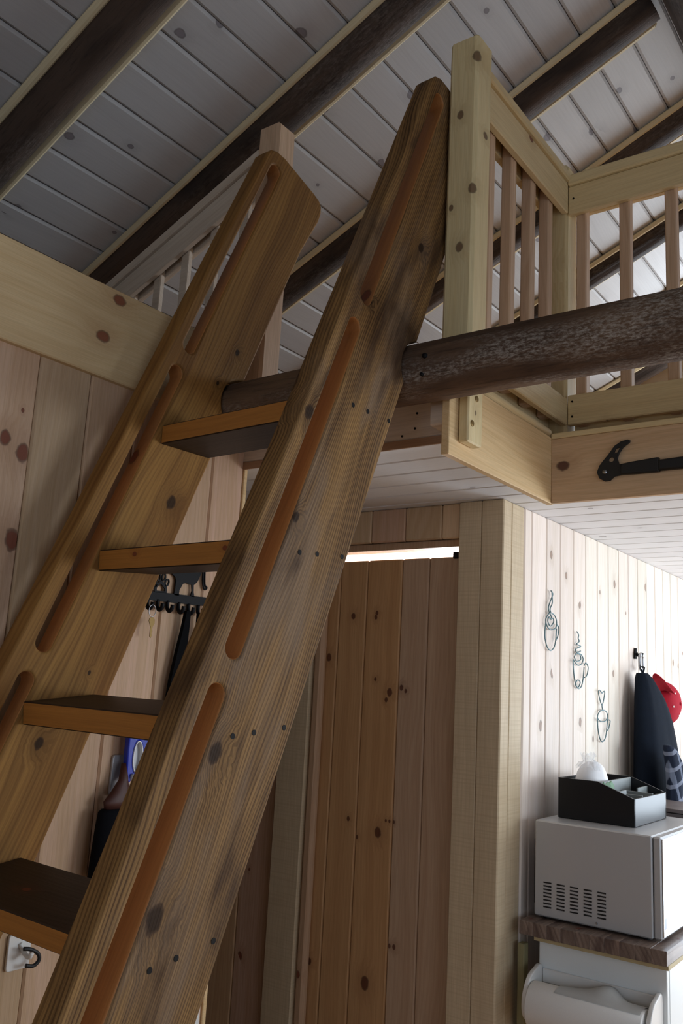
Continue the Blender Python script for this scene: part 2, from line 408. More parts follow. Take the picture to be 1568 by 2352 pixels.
M_backing_k = plain('pine_tongue', srgb(150, 116, 82), .9, .1)
M_backing_w = plain('white_backing', srgb(182, 178, 176), .9, .1)
M_floor = wood('floor_board', srgb(176, 132, 84), srgb(140, 98, 58), long='y', thick='z', dens=.3, rings=30, contrast=.5)
M_drywall = plain('painted_wall', srgb(216, 204, 186), .8, .2)
M_wframe = plain('white_window_frame', srgb(232, 232, 230), .4, .4)
M_counter = wood('walnut_block', srgb(146, 128, 116), srgb(92, 74, 66), long='y', thick='z', dens=.3, cell=(.05, .12), kr=(.004, .012), rings=50, contrast=.8, vary=.1, rough=.4, blotch=srgb(80, 64, 60), blotch_amt=.8, blotch_scale=(24., 10.))
M_ply = plain('plywood_edge', srgb(186, 168, 128), .6, .3, 0., .2, 40.)
M_strip = wood('grey_green_board', srgb(150, 142, 104), srgb(124, 112, 80), long='z', thick='y', dens=.1, rings=40, contrast=.4)

def plaid():
    s = NT('plaid_flannel'); tc = s.n('TexCoord').outputs['Object']
    sp = s.n('SeparateXYZ'); s.l(tc, sp.inputs[0])
    f = lambda v, k, w_: s.rng(s.math('PINGPONG', s.math('MULTIPLY', v, k), 1.), w_, w_+.08)
    a = f(s.math('ADD', sp.outputs[1], s.math('MULTIPLY', sp.outputs[2], .35)), 30., .72)
    b = f(s.math('SUBTRACT', sp.outputs[2], s.math('MULTIPLY', sp.outputs[1], .35)), 30., .72)
    c = s.mix(s.math('MULTIPLY', a, .7), srgb(34, 40, 54), srgb(120, 128, 146))
    c = s.mix(s.math('MULTIPLY', b, .6), c, srgb(140, 146, 162))
    return s.done(c, .95, .1)
M_plaid = plaid()

# ------------------------------------------------------------------ key dimensions (metres)
XL = -1.826          # left wall face
XK = -1.264          # kitchen wall face
YD = 2.61            # front of the door wall
ZC = 2.235           # underside of loft
ZF = 2.38            # loft floor
RZ0, RX0, RM = 3.639, -1.783, .44       # roof plane z = RZ0 + RM (x - RX0)
XR = -.62            # ridge
XE, XEAST = -3.75, 2.45
YB, YFAR = -2.6, 5.62
roof = lambda x: RZ0+RM*(x-RX0)
ZR = roof(XR)

# ------------------------------------------------------------------ floor, roof
fl = struct(box('floor', XE, XEAST, YB, YFAR, -.06, -.02, M_backing, None, 0))
k = XE
while k < XEAST-.01:
    box('floorboard', k, min(k+.139, XEAST), YB, YFAR, -.02, 0, M_floor, fl, .002); k += .14

def slope_frame(x, side=1):
    """frame lying on the roof plane at x (left slope side=1): local x up-slope, local y = world y, local z = out of the room"""
    n = math.hypot(1, RM); e = Vector((1/n, 0, side*RM/n)); up = Vector((-side*RM/n, 0, 1/n))
    z = roof(x) if side == 1 else ZR-RM*(x-XR)
    return basis((x, (YB+YFAR)/2, z), e, (0, 1, 0), up)

RW = .1416
def roof_slope(name, xs, side):
    x0, x1 = xs[0], xs[-1]
    xm = (x0+x1)/2; Ls = (x1-x0)*math.hypot(1, RM)
    fr = slope_frame(xm, side)
    base = mesh_obj(name, box_mesh(Ls, YFAR-YB+.3, .05, M_backing_w, 0), None, fr @ Matrix.Translation((0, 0, .047)))
    struct(base)
    for a, b in zip(xs, xs[1:]):
        L = (b-a)*math.hypot(1, RM)
        mesh_obj('plank', box_mesh(L-.003, YFAR-YB, .02, M_roof, .009), base, slope_frame((a+b)/2, side) @ Matrix.Translation((0, 0, .010)))
dx = RW/math.hypot(1, RM)
xs = [-2.726+dx*i for i in range(-8, 17) if XE-.02 < -2.726+dx*i < XR]
roof_slope('ceiling', [XE]+xs+[XR], 1)
xs2 = [XR+dx*i for i in range(0, 25) if XR+dx*i < XEAST]
roof_slope('ceiling_right', xs2+[XEAST+.02], -1)

# ------------------------------------------------------------------ logs
def log_mesh(length, r, material, seed, sides=28, rings=60, lump=.05, crack=True, taper=0., ca=None):
    rnd = random.Random(seed); ph = [rnd.uniform(0, 6.3) for _ in range(8)]
    ca = rnd.uniform(0, 6.3) if ca is None else ca
    bm = bmesh.new(); R_ = []
    for i in range(rings+1):
        z = length*(i/rings-.5); ring = []
        for kk in range(sides):
            t = 2*math.pi*kk/sides
            f = 1+lump*(.5*math.sin(z*2.1+ph[0])+.35*math.sin(2*t+z*1.3+ph[1])+.3*math.sin(3*t-z*2.7+ph[2])+.2*math.sin(z*7+t+ph[3]))
            f += taper*i/rings
            if crack:
                c = ca+.25*math.sin(z*1.7+ph[4])+.08*math.sin(z*9+ph[5])
                dd = abs((t-c+math.pi) % (2*math.pi)-math.pi)
                if dd < math.pi/sides*1.01: f -= .09
            bend = .012*math.sin(z*1.1+ph[6])
            ring.append(bm.verts.new((r*f*math.cos(t)+bend*r, r*f*math.sin(t), z)))
        R_.append(ring)
    for A, B in zip(R_, R_[1:]):
        for kk in range(sides): bm.faces.new((A[kk], A[(kk+1) % sides], B[(kk+1) % sides], B[kk]))
    bm.faces.new(R_[0][::-1]); bm.faces.new(R_[-1])
    return bm_mesh(bm, 'log', material, True)

def along(p0, p1):
    p0, p1 = Vector(p0), Vector(p1); d = (p1-p0).normalized()
    n = Vector((0, 1, 0)); n = (n-d*n.dot(d)).normalized() if abs(d.y) < .9 else Vector((1, 0, 0))
    return basis((p0+p1)/2, n, d.cross(n), d), (p1-p0).length

RAFT = [.68, 1.345, 2.0, 2.715, 3.37, 4.03, 4.69, 5.35]
RLAB = ['dark log rafter high above the long left pine wall', 'cracked dark log rafter above the end of the left pine wall', 'dark log rafter just above the left newel post of the loft',
        'cracked grey log rafter passing behind the knotty right newel post', 'dark log rafter above the inner corner of the cedar railing', 'log rafter seen between the right balusters, next after the railing corner',
        'log rafter seen between the right balusters, second after the railing corner', 'log rafter nearest to the gable window']
RR, RDROP = .080, -.018
for i, y in enumerate(RAFT):
    xa, xb = XE+.1, XR-.20
    yc = y+.075
    m, L = along((xa, yc, roof(xa)-RDROP), (xb, yc, roof(xb)-RDROP))
    r = thing('log_rafter', (0, 0, 0), RLAB[i], 'rafter', 'log rafters of the left roof slope', m)
    mesh_obj('log', log_mesh(L, RR, M_raft, 100+i, 36, 70, .05, True, 0., 3.9+.25*(i % 3)), r, m)
    for yy, mm, nm in ((y-.009, M_quart, 'quarter_round'), (y+.164, M_quart, 'quarter_round')):
        m2, L2 = along((xa, yy, roof(xa)-.011), (xb, yy, roof(xb)-.011))
        fr = slope_frame((xa+xb)/2); fr.translation = Vector(((xa+xb)/2, yy, roof((xa+xb)/2)-.012))
        mesh_obj(nm, box_mesh(L2, .032, .026, mm, .011), r, fr)
m, L = along((XR-.05, YB+.1, ZR-.11), (XR-.05, YFAR-.1, ZR-.11))
tag(mesh_obj('ridge_log', log_mesh(L, .09, M_raft, 150), None, m), 'dark ridge log where the two roof slopes meet', 'beam')

# ------------------------------------------------------------------ left wall
wl = struct(box('wall_left', XL-.10, XL-.020, YB, 1.93, 0, 2.58, M_backing, None, 0))
yb = [1.187+.1535*i for i in range(-25, 5) if YB < 1.187+.1535*i] + [1.936]
yb = [YB]+yb
for a, b in zip(yb, yb[1:]):
    box('plank', XL-.020, XL, a+.0006, b-.0006, 0.0, 2.36, M_wall_k if abs(b-1.187) < .001 else M_wall_l, wl, .005)
tb = box('top_board', XL-.02, XL+.018, YB, 1.70, 2.348, 2.598, M_trim_top, wl, .003)
box('end_trim', XL-.10, XL+.002, 1.938, 1.953, 0, 2.34, M_trim_y, wl, .002)
box('top_cap', XL-.10, XL-.021, YB, 1.93, 2.581, 2.597, M_trim_y, wl, .002)

# ------------------------------------------------------------------ loft: underside, header, fascia boards
lf = struct(box('floor_loft', XE, XEAST, 2.46, YFAR, ZC+.021, ZF-.02, M_backing, None, 0))
box('floor_deck', XE, XEAST, 2.46, YFAR, ZF-.02, ZF, M_floor, lf, 0)
box('floor_deck', XE, -1.05, 1.94, 2.46, ZF-.02, ZF, M_floor, lf, 0)
cl = struct(box('ceiling_loft', XE, -1.05, 1.955, 2.46, ZC+.021, ZF-.021, M_backing_w, None, 0))
PW = .1288
yy = 2.831-PW*7; edges = []
while yy < YFAR: edges.append(yy); yy += PW
for a, b in zip(edges, edges[1:]+[YFAR]):
    if b <= 2.46: x1 = -1.052
    else: x1 = XEAST
    if a < 2.46 < b:
        box('plank', XE, -1.052, a+.0013, b-.0013, ZC, ZC+.02, M_lceil, cl, .006)
        box('plank', -1.050, XEAST, 2.462, b-.0005, ZC, ZC+.02, M_lceil, cl, .003); continue
    box('plank', XE, x1, max(a, 1.936)+.0013, b-.0013, ZC, ZC+.02, M_lceil, cl, .006)

hd = struct(box('trim_1', XE, -1.115, 1.933, 1.955, ZC+.022, ZF-.022, M_rail_l, None, .003), 'pine header board under the log at the front of the loft')
for x, z in ((-1.20, 2.327), (-1.205, 2.285), (-1.245, 2.268), (-1.30, 2.33), (-1.42, 2.28)):
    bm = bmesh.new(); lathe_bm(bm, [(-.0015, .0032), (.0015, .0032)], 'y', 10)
    mesh_obj('nail', bm_mesh(bm, 'nail', M_fastener_hole), hd, Matrix.Translation((x, 1.9325, z)))
box('edge_strip', XE, -1.056, 1.930, 1.9355, ZC-.002, ZC+.021, M_edge, hd, .001)
bl = struct(box('trim_2', -1.112, -1.056, 1.85, 1.955, ZC+.022, ZF-.022, M_rail_l, None, .004), 'grey pine block at the end of the loft header')

# fascia along the ladder landing, and across the kitchen
f1 = struct(box('trim_3', -1.052, -1.03, 1.81, 2.462, 2.165, 2.372, M_trim_y, None, .002), 'pine fascia board along the side of the loft landing')
f2 = struct(box('trim_4', -1.03, XEAST, 2.44, 2.460, 2.166, 2.366, M_fascia, None, .002), 'pine fascia board across the kitchen side of the loft')
box('top_strip', -1.03, XEAST, 2.437, 2.475, 2.3662, 2.383, M_rail_x, f2, .002)
def half_round(name, a, b, r, material, parent):
    d = (Vector(b)-Vector(a)); L = d.length
    bm = bmesh.new(); lathe_bm(bm, [(-L/2, r*.96), (-L/6, r*1.03), (0, r*.97), (L/5, r*1.04), (L/2, r)], 'y', 14)
    return mesh_obj(name, bm_mesh(bm, name, material, True), parent, Matrix.Translation((Vector(a)+Vector(b))/2))
half_round('half_round', (-1.043, 1.94, 2.3875), (-1.043, 2.44, 2.3875), .014, M_rail_y, f1)

# ------------------------------------------------------------------ log beam under the ladder head
LY, LZ, LR = 1.766, 2.366, .073
m, L = along((-1.80, LY, LZ), (2.40, LY, LZ))
lb = thing('log_beam', (0, 0, 0), 'thick weathered log beam crossing in front of the loft posts', 'beam', None, m)
mesh_obj('log', log_mesh(L, LR, M_log, 5, 44, 140, .025, True, 0., 2.25), lb, m)
for x, z, r in ((-1.035, 2.378, .0075), (-1.045, 2.335, .005)):
    bm = bmesh.new(); lathe_bm(bm, [(-.006, r*.8), (.004, r), (.006, r*.7)], 'y', 12)
    yy = LY-math.sqrt(LR**2-(z-LZ)**2)
    mesh_obj('nail_head', bm_mesh(bm, 'nail', M_black, True), lb, Matrix.Translation((x, yy-.001, z)))

# ------------------------------------------------------------------ loft railings
rr = thing('loft_railing', (-1.04, 1.885, ZF), 'yellow cedar loft railing with knotty newel post beside the dark ladder', 'railing')
def newel(x0, x1, y0, y1, z0, z1, parent, mat=None):
    return box('newel_post', x0, x1, y0, y1, z0, z1, mat or M_newel, parent, .009, 1)
newel(-1.082, -.995, 1.841, 1.930, ZF+.003, 3.355, rr, M_newel_k)
foot = box('newel_foot', -1.0285, -1.0, 1.852, 1.928, 2.205, ZF+.003, M_newel, rr, .004)
for z, y in ((2.325, 1.893), (2.255, 1.872)):
    bm = bmesh.new(); lathe_bm(bm, [(-.002, .0085), (.001, .0085), (.002, .006)], 'x', 12)
    mesh_obj('bolt', bm_mesh(bm, 'bolt', M_brass), foot, Matrix.Translation((-.9995, y, z)))
newel(-1.122, -1.034, 2.568, 2.656, ZF+.001, 3.375, rr)
box('top_rail', -1.052, -1.030, 1.931, 2.566, 3.185, 3.296, M_rail_y, rr, .003)
box('rail_cap', -1.115, -1.018, 1.931, 2.566, 3.297, 3.328, M_rail_y, rr, .005)
box('back_rail', -1.115, -1.092, 1.931, 2.566, 3.20, 3.296, M_rail_y, rr, .003)
box('bottom_rail', -1.052, -1.030, 1.931, 2.566, 2.444, 2.535, M_rail_y, rr, .003)
box('back_rail', -1.115, -1.092, 1.931, 2.566, 2.386, 2.535, M_rail_y, rr, .003)
for y in (2.040, 2.183, 2.325, 2.460):
    box('baluster', -1.089, -1.054, y, y+.035, 2.45, 3.295, M_bal, rr, .004)
box('top_rail', -1.030, XEAST-.05, 2.566, 2.588, 3.180, 3.282, M_rail_x, rr, .003)
box('rail_cap', -1.030, XEAST-.05, 2.555, 2.655, 3.283, 3.322, M_rail_x, rr, .005)
box('back_rail', -1.030, XEAST-.05, 2.628, 2.650, 3.205, 3.282, M_rail_x, rr, .003)
box('back_rail', -1.030, XEAST-.05, 2.628, 2.650, 2.386, 2.53, M_rail_x, rr, .003)
box('bottom_rail', -1.030, XEAST-.05, 2.566, 2.588, 2.446, 2.545, M_rail_x, rr, .003)
x = -1.012
while x < XEAST-.1:
    box('baluster', x, x+.035, 2.590, 2.625, 2.45, 3.281, M_bal, rr, .004); x += .1445
for x, z in ((-1.012, 3.235), (-1.014, 2.522), (-1.014, 2.472)):
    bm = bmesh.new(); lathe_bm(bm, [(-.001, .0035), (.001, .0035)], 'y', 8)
    mesh_obj('screw_disc', bm_mesh(bm, 'screw_disc', M_fastener_hole), rr, Matrix.Translation((x, 2.5655, z)))

lr = thing('loft_railing', (-1.79, 1.945, ZF), 'pale loft railing with sloping top rail beyond the left pine wall', 'railing')
newel(-1.848, -1.759, 1.905, 1.995, ZF+.003, 3.41, lr, M_bal)
RS = .42
def sloped(name, zc, h, y0, y1, x0=-2.95, x1=-1.849, material=M_rail_l):
    n = math.hypot(1, RS); L = (x1-x0)*n
    fr = basis(((x0+x1)/2, (y0+y1)/2, zc+RS*((x0+x1)/2+1.86)), (1/n, 0, RS/n), (0, 1, 0), (-RS/n, 0, 1/n))
    mesh_obj(name, box_mesh(L, y1-y0, h/n, material, .003), lr, fr)
sloped('rail_cap', 3.322, .036, 1.915, 1.995)
sloped('top_rail', 3.255, .092, 1.925, 1.947)
sloped('back_rail', 3.255, .092, 1.972, 1.992)
for i in range(8):
    x = -1.93-.137*i
    box('baluster', x-.018, x+.018, 1.949, 1.970, 2.45, 3.25+RS*(x-.018+1.86), M_rail_l, lr, .003)
box('bottom_rail', -2.95, -1.849, 1.925, 1.947, 2.444, 2.53, M_rail_l, lr, .003)

# ------------------------------------------------------------------ ladder
PHI = math.radians(-1.943); LW = .601; LT = .058
nn = Vector((math.cos(PHI), math.sin(PHI), 0)); tt = Vector((-math.sin(PHI), math.cos(PHI), 0))
L0 = Vector((-1.09, 1.8, 0))
DU = Vector((.3817, .9243))                       # (s, z) along the stringer
def uv(s, z): return (s*DU.y-z*DU.x, s*DU.x+z*DU.y)          # -> (v across, u along)
lad = thing('ship_ladder', L0+tt*-1.2, 'steep brown wooden ladder with slotted handholds leaning on the log beam', 'ladder')
def lfr(off):
    e_u = tt*DU.x+Vector((0, 0, DU.y)); e_v = tt*DU.y-Vector((0, 0, DU.x))
    return basis(L0+nn*off, e_v, e_u, nn)
def profile(off):
    F = lambda z: .4186*z-1.3699
    Bk = lambda z: .4090*z-1.0520
    out = [(F(0.0), 0.0)]
    out += [(F(3.17), 3.17), (-.030, 3.203), (-.012, 3.222), (.012, 3.230), (.05, 3.226)]
    out += [(.20, 3.178), (.226, 3.166), (.240, 3.148), (.240, 3.125), (.230, 3.09)]
    out += [(Bk(2.95), 2.95)]
    # seat cut round the log
    c, zc, r = LY-1.8-off*math.sin(PHI), LZ, LR+.006     # log centre in the plane of this stringer
    pts = []
    for kk in range(200):
        t = math.radians(60+kk*1.2); s_, z_ = c+r*math.cos(t), zc+r*math.sin(t)
        if s_ < Bk(z_): pts.append((s_, z_))
    out += [(Bk(pts[0][1]+.0), pts[0][1])] + pts[1:-1:4] + [(Bk(pts[-1][1]), pts[-1][1])]
    out += [(Bk(0.0), 0.0)]
    return [uv(*p) for p in out]
def slot(z0, z1):
    s0 = lambda z: .4120*z-1.3137; s1 = lambda z: .4120*z-1.2690
    a = uv((s0(z0)+s1(z0))/2, z0); b = uv((s0(z1)+s1(z1))/2, z1)
    hw = .0208; v0, v1 = a[0], b[0]; u0, u1 = a[1]+hw, b[1]-hw
    P = [(v0+hw*math.cos(t), u0+hw*math.sin(t)) for t in [math.pi+math.pi*k_/10 for k_ in range(11)]]
    P += [(v1+hw*math.cos(t), u1+hw*math.sin(t)) for t in [math.pi*k_/10 for k_ in range(11)]]
    return P
SLOTS = [(2.462, 3.178), (1.634, 2.412), (.806, 1.586), (.10, .758)]
def stringer(off, material):
    o = extruded('stringer', [profile(off)]+[slot(*q) for q in SLOTS], LT, material, lad, lfr(off), .007, 4)
    me = o.data; me.materials.append(M_slot)
    for p in me.polygons: p.use_smooth = True
    me.set_sharp_from_angle(angle=math.radians(35))
    # the sanded inner walls of the slots show fresh orange wood
    inn = [slot(*q) for q in SLOTS]
    for p in me.polygons:
        c = p.center; n = p.normal
        if abs(n.z) > .70: continue
        for q in inn:
            cx = sum(a for a, _ in q)/len(q)
            us = [b for _, b in q]
            if min(us)-.012 < c.y < max(us)+.012:
                v_mid = q[5][0]+(q[16][0]-q[5][0])*((c.y-min(us))/(max(us)-min(us)))
                if abs(c.x-v_mid) < .034: p.material_index = 1
    return o
STEPS = [(2.211, .5), (1.857, 4.5), (1.498, 6.), (1.147, 8.), (.775, 7.), (.42, 7.)]      # (front centre height, tilt)
for side, (off, material) in enumerate(((-LT/2, M_str_r), (-LW-LT/2, M_str_l))):
    so = stringer(off, material)
    if side == 0:
        for z, tilt in STEPS[:5]:
            for ds in (.0, .055, .138):
                s_ = -.299+.42*(z-2.211)+ds
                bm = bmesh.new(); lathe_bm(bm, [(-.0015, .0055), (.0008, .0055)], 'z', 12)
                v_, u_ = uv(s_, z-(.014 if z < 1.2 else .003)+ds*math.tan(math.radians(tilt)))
                mesh_obj('screw_disc', bm_mesh(bm, 'screw_disc', M_fastener_hole), so, lfr(0) @ Matrix.Translation((v_, u_, 0)))  # flat dark discs: screw heads with the shade of their holes painted in
for z, tilt in STEPS:
    sf = -.338+.43*(z-2.21); sb = .4090*z-1.0520-.020
    dep = (sb-sf)/math.cos(math.radians(tilt))
    bm = bmesh.new(); bmesh.ops.create_cube(bm, size=1)
    for v in bm.verts: v.co = Vector((v.co.x*(LW-LT-.0005), v.co.y*dep, v.co.z*(.042 if z < 1.2 else .05)))
    bmesh.ops.bevel(bm, geom=bm.edges[:], offset=.0025, segments=1, affect='EDGES')
    me = bm_mesh(bm, 'step', [M_step_d, M_step_f])
    for p in me.polygons:
        if abs(p.normal.y) > .9: p.material_index = 1
    tr = math.radians(tilt)
    ey = tt*math.cos(tr)+Vector((0, 0, math.sin(tr))); ez = nn.cross(ey)
    c = L0+nn*(-(LW+LT)/2)+tt*sf+Vector((0, 0, z))+ey*(dep/2)
    mesh_obj('step', me, lad, basis(c, nn, ey, ez))

# ------------------------------------------------------------------ door wall
wb = struct(box('wall_back', XE, -2.04, YD+.05, YD+.12, 0, ZC, M_backing, None, 0))
xb = [-2.044-.1535*i for i in range(0, 12) if -2.044-.1535*i > XE]+[XE]
for a, b in zip(xb, xb[1:]):
    box('plank', b+.0006, a-.0006, YD+.030, YD+.05, 0, ZC-.001, M_door, wb, .005)
box('casing', -2.176, -2.044, YD-.002, YD+.029, 0, ZC-.001, M_post, wb, .003)
for a, b in zip([-2.04, -1.957, -1.807, -1.66, -1.51], [-1.957, -1.807, -1.66, -1.51, -1.436]):
    box('header_plank', a+.0006, b-.0006, YD+.012, YD+.032, 2.112, ZC-.001, M_wall_l, wb, .005)
box('header_backing', -2.04, -1.437, YD+.05, YD+.12, 2.09, ZC-.001, M_door, wb, .002)
box('head_jamb', -2.04, -1.436, YD+.034, YD+.05, 2.086, 2.112, M_door, wb, .002)

dr = struct(mesh_obj('door_1', box_mesh(.60, .012, 2.04, M_backing, 0), None, Matrix.Translation((-1.735, YD+.071, 1.03))), 'knotty pine plank door')
DK = [(-1.891, 1.846, .008), (-1.786, 1.857, .006), (-1.790, 1.842, .006), (-1.717, 1.577, .010), (-1.668, 1.595, .007), (-1.65, 1.585, .005), (-1.741, 1.101, .012), (-1.767, .615, .015), (-1.827, 1.074, .005), (-1.677, 1.144, .004), (-1.695, 1.144, .004), (-1.71, 1.144, .004), (-1.993, 1.692, .010), (-1.657, .75, .006), (-1.675, .75, .005), (-2.005, .632, .008), (-1.868, 1.13, .006), (-1.73, 1.55, .006), (-1.78, 1.62, .005)]
db = [-2.038, -1.957, -1.835, -1.684, -1.572, -1.44]
for a, b in zip(db, db[1:]):
    md = wood('pine_door_plank', *((srgb(198, 154, 108), srgb(166, 118, 74)) if db.index(a) < 3 else (srgb(194, 164, 136), srgb(166, 128, 98))), long='z', thick='y', dens=0., rings=26, contrast=.45, vary=.0,
              knot=srgb(84, 40, 26), knots=[(kx-(a+b)/2, kz-1.03, kr2) for kx, kz, kr2 in DK if a < kx < b])
    box('plank', a+.0006, b-.0006, YD+.043, YD+.065, .008, 2.052, md, dr, .005)
half = box('door_jamb', -2.042, -1.998, YD+.008, YD+.042, 0, 2.112, M_door, wb, .012)
box('latch', -1.475, -1.44, YD+.034, YD+.046, 2.045, 2.068, M_black, dr, .003)

cp = thing('corner_post', (-1.35, YD+.02, 0), 'built-up rough-sawn pine corner post between the door and the kitchen wall', 'post')
box('front_board', -1.434, -1.350, YD, YD+.045, 0, ZC-.001, M_post, cp, .003)
box('corner_board', -1.349, -1.266, YD-.001, YD+.062, 0, ZC-.001, M_post, cp, .004)
box('side_board', -1.349, -1.266, YD+.063, YD+.160, 0, ZC-.001, M_post_s, cp, .004)

# ------------------------------------------------------------------ kitchen wall
wk = struct(box('wall_kitchen', XK-.12, XK-.02, YD+.17, YFAR, 0, ZC, M_backing_k, None, 0))
kb = [YD+.162]+[2.831+PW*i for i in range(0, 29) if 2.831+PW*i < YFAR]+[YFAR]
for a, b in zip(kb, kb[1:]):
    box('plank', XK-.02, XK, a+.0018, b-.0018, 0, ZC-.001, M_kit, wk, .005)

# ------------------------------------------------------------------ shell that the photograph does not show
def wall_windows(name, axis, c0, c1, a0, a1, z0, z1, wins, material):
    """wall slab between a0..a1 with window openings (lo, hi, zlo, zhi) ; axis is the wall normal"""
    base = None; cur = a0
    def slab(p, q, lo, hi):
        nonlocal base
        if q-p < .01 or hi-lo < .01: return
        n = name if base is None else 'wall_panel'
        o = box(n, c0, c1, p, q, lo, hi, material, base, 0) if axis == 'x' else box(n, p, q, c0, c1, lo, hi, material, base, 0)
        if base is None: base = struct(o)
    for lo, hi, zl, zh in wins:
        slab(cur, lo, z0, z1); slab(lo, hi, z0, zl); slab(lo, hi, zh, z1); cur = hi
    slab(cur, a1, z0, z1)
    return base
wn = 0
def window_frame(axis, c, lo, hi, zl, zh):
    global wn; wn += 1
    t = .05; parts = [(lo, hi, zl, zl+t), (lo, hi, zh-t, zh), (lo, lo+t, zl+t, zh-t), (hi-t, hi, zl+t, zh-t)]
    root = bpy.data.objects.new('window_%d' % wn, None); link(root, None, Matrix.Translation((c, (lo+hi)/2, zl) if axis == 'x' else ((lo+hi)/2, c, zl))); struct(root)
    for a, b, z0, z1 in parts:
        if axis == 'x': box('frame_bar', c-.03, c+.03, a, b, z0, z1, M_wframe, root, .004)
        else: box('frame_bar', a, b, c-.03, c+.03, z0, z1, M_wframe, root, .004)
zE = ZR-RM*(XEAST-XR)
wall_windows('wall_right', 'x', XEAST-.06, XEAST+.06, YB, YFAR, 0, zE, [(-1.1, 2.3, .75, 2.45), (3.1, 5.1, 1.0, 2.12)], M_drywall)
window_frame('x', XEAST-.03, -1.1, 2.3, .75, 2.45); window_frame('x', XEAST-.03, 3.1, 5.1, 1.0, 2.12)
wall_windows('wall_far', 'y', YFAR-.06, YFAR+.06, XE, XEAST, 0, ZC+.02, [(-3.25, -2.15, 1.35, 2.15), (-.60, 1.2, .08, 2.12)], M_drywall)
window_frame('y', YFAR-.03, -3.25, -2.15, 1.35, 2.15); window_frame('y', YFAR-.03, -.60, 1.2, .08, 2.12)
wall_windows('wall_far_gable', 'y', YFAR-.06, YFAR+.06, XE, XEAST, ZC+.02, ZR+.05, [(-1.32, .08, 2.55, 3.65)], M_drywall)
window_frame('y', YFAR-.03, -1.32, .08, 2.55, 3.65)
wall_windows('wall_near', 'y', YB-.12, YB, XE, XEAST, 0, ZR+.05, [(-.95, 1.55, .85, 2.25)], M_drywall)
window_frame('y', YB+.03, -.95, 1.55, .85, 2.25)
wall_windows('wall_eave', 'x', XE-.12, XE, YB, YFAR, 0, roof(XE)+.05, [], M_drywall)

# ------------------------------------------------------------------ things hanging on the left wall
def onwall(off=0.):      # local x = world y, local y = world z, local z = +x (out of the left wall)
    return basis((XL+off, 0, 0), (0, 1, 0), (0, 0, 1), (1, 0, 0))
kr_ = thing('key_rack', (XL, 1.69, 1.80), 'black metal key rack with paw print and dog cut-outs on the pine wall', 'key rack')
W1 = onwall(.008)
extruded('back_bar', [[(1.57, 1.791), (1.815, 1.797), (1.815, 1.822), (1.57, 1.815)]], .004, M_black, kr_, W1)
for y in (1.592, 1.628, 1.664, 1.706, 1.744, 1.782):
    tube('hook', [(smooth_path([(XL+.008, y, 1.797), (XL+.009, y, 1.776), (XL+.018, y, 1.768), (XL+.027, y, 1.775), (XL+.029, y, 1.786)], 4), False)], .0055, M_black, kr_, None, 8)
pawp = [(1.612, 1.815), (1.610, 1.828), (1.622, 1.842), (1.633, 1.848), (1.645, 1.845), (1.656, 1.832), (1.656, 1.817)]
extruded('paw_pad', [pawp, [(1.619, 1.820), (1.619, 1.828), (1.632, 1.841), (1.648, 1.829), (1.648, 1.821)]], .004, M_black, kr_, W1)
for y, z, a in ((1.611, 1.840, .3), (1.624, 1.857, .1), (1.642, 1.860, -.1), (1.655, 1.846, -.3)):
    R1 = [(y+p*math.cos(a)-q*math.sin(a), z+p*math.sin(a)+q*math.cos(a)) for p, q in circ(0, 0, .008, 14, .012)]
    R2 = [(y+p*math.cos(a)-q*math.sin(a), z+p*math.sin(a)+q*math.cos(a)) for p, q in circ(0, 0, .004, 12, .008)]
    extruded('paw_toe', [R1, R2], .004, M_black, kr_, W1)
dog = [(1.670, 1.872), (1.682, 1.866), (1.687, 1.856), (1.686, 1.834), (1.684, 1.815), (1.702, 1.815), (1.703, 1.831), (1.714, 1.850), (1.726, 1.854), (1.748, 1.851), (1.751, 1.835), (1.748, 1.818), (1.762, 1.818), (1.758, 1.831), (1.756, 1.851), (1.769, 1.862), (1.776, 1.876), (1.783, 1.890), (1.79, 1.93), (1.81, 1.94), (1.80, 1.96), (1.77, 1.955), (1.755, 1.925), (1.741, 1.915), (1.700, 1.910), (1.688, 1.90), (1.680, 1.878)]
extruded('dog_cutout', [dog], .004, M_black, kr_, W1)
tube('leash_cutout', [(smooth_path([(XL+.008, 1.79, 1.91), (XL+.008, 1.791, 1.87), (XL+.008, 1.80, 1.845), (XL+.008, 1.81, 1.85), (XL+.008, 1.80, 1.86), (XL+.008, 1.796, 1.90)], 5), False)], .003, M_black, kr_)

ky = thing('door_key', (XL+.03, 1.592, 1.69), 'small brass key on a wire ring hanging from the key rack', 'key')
tube('key_ring', [([(XL+.032, 1.591+.012*math.cos(t), 1.762+.016*math.sin(t)) for t in [2*math.pi*i/24 for i in range(24)]], True)], .0011, M_steel, ky, None, 6)
extruded('key_blade', [[(1.590, 1.745), (1.584, 1.742), (1.582, 1.735), (1.586, 1.726), (1.589, 1.720), (1.589, 1.694), (1.593, 1.690), (1.596, 1.696), (1.5945, 1.702), (1.5965, 1.708), (1.595, 1.714), (1.597, 1.721), (1.602, 1.729), (1.602, 1.739), (1.597, 1.745)]], .0022, M_brass, ky, onwall(.032))

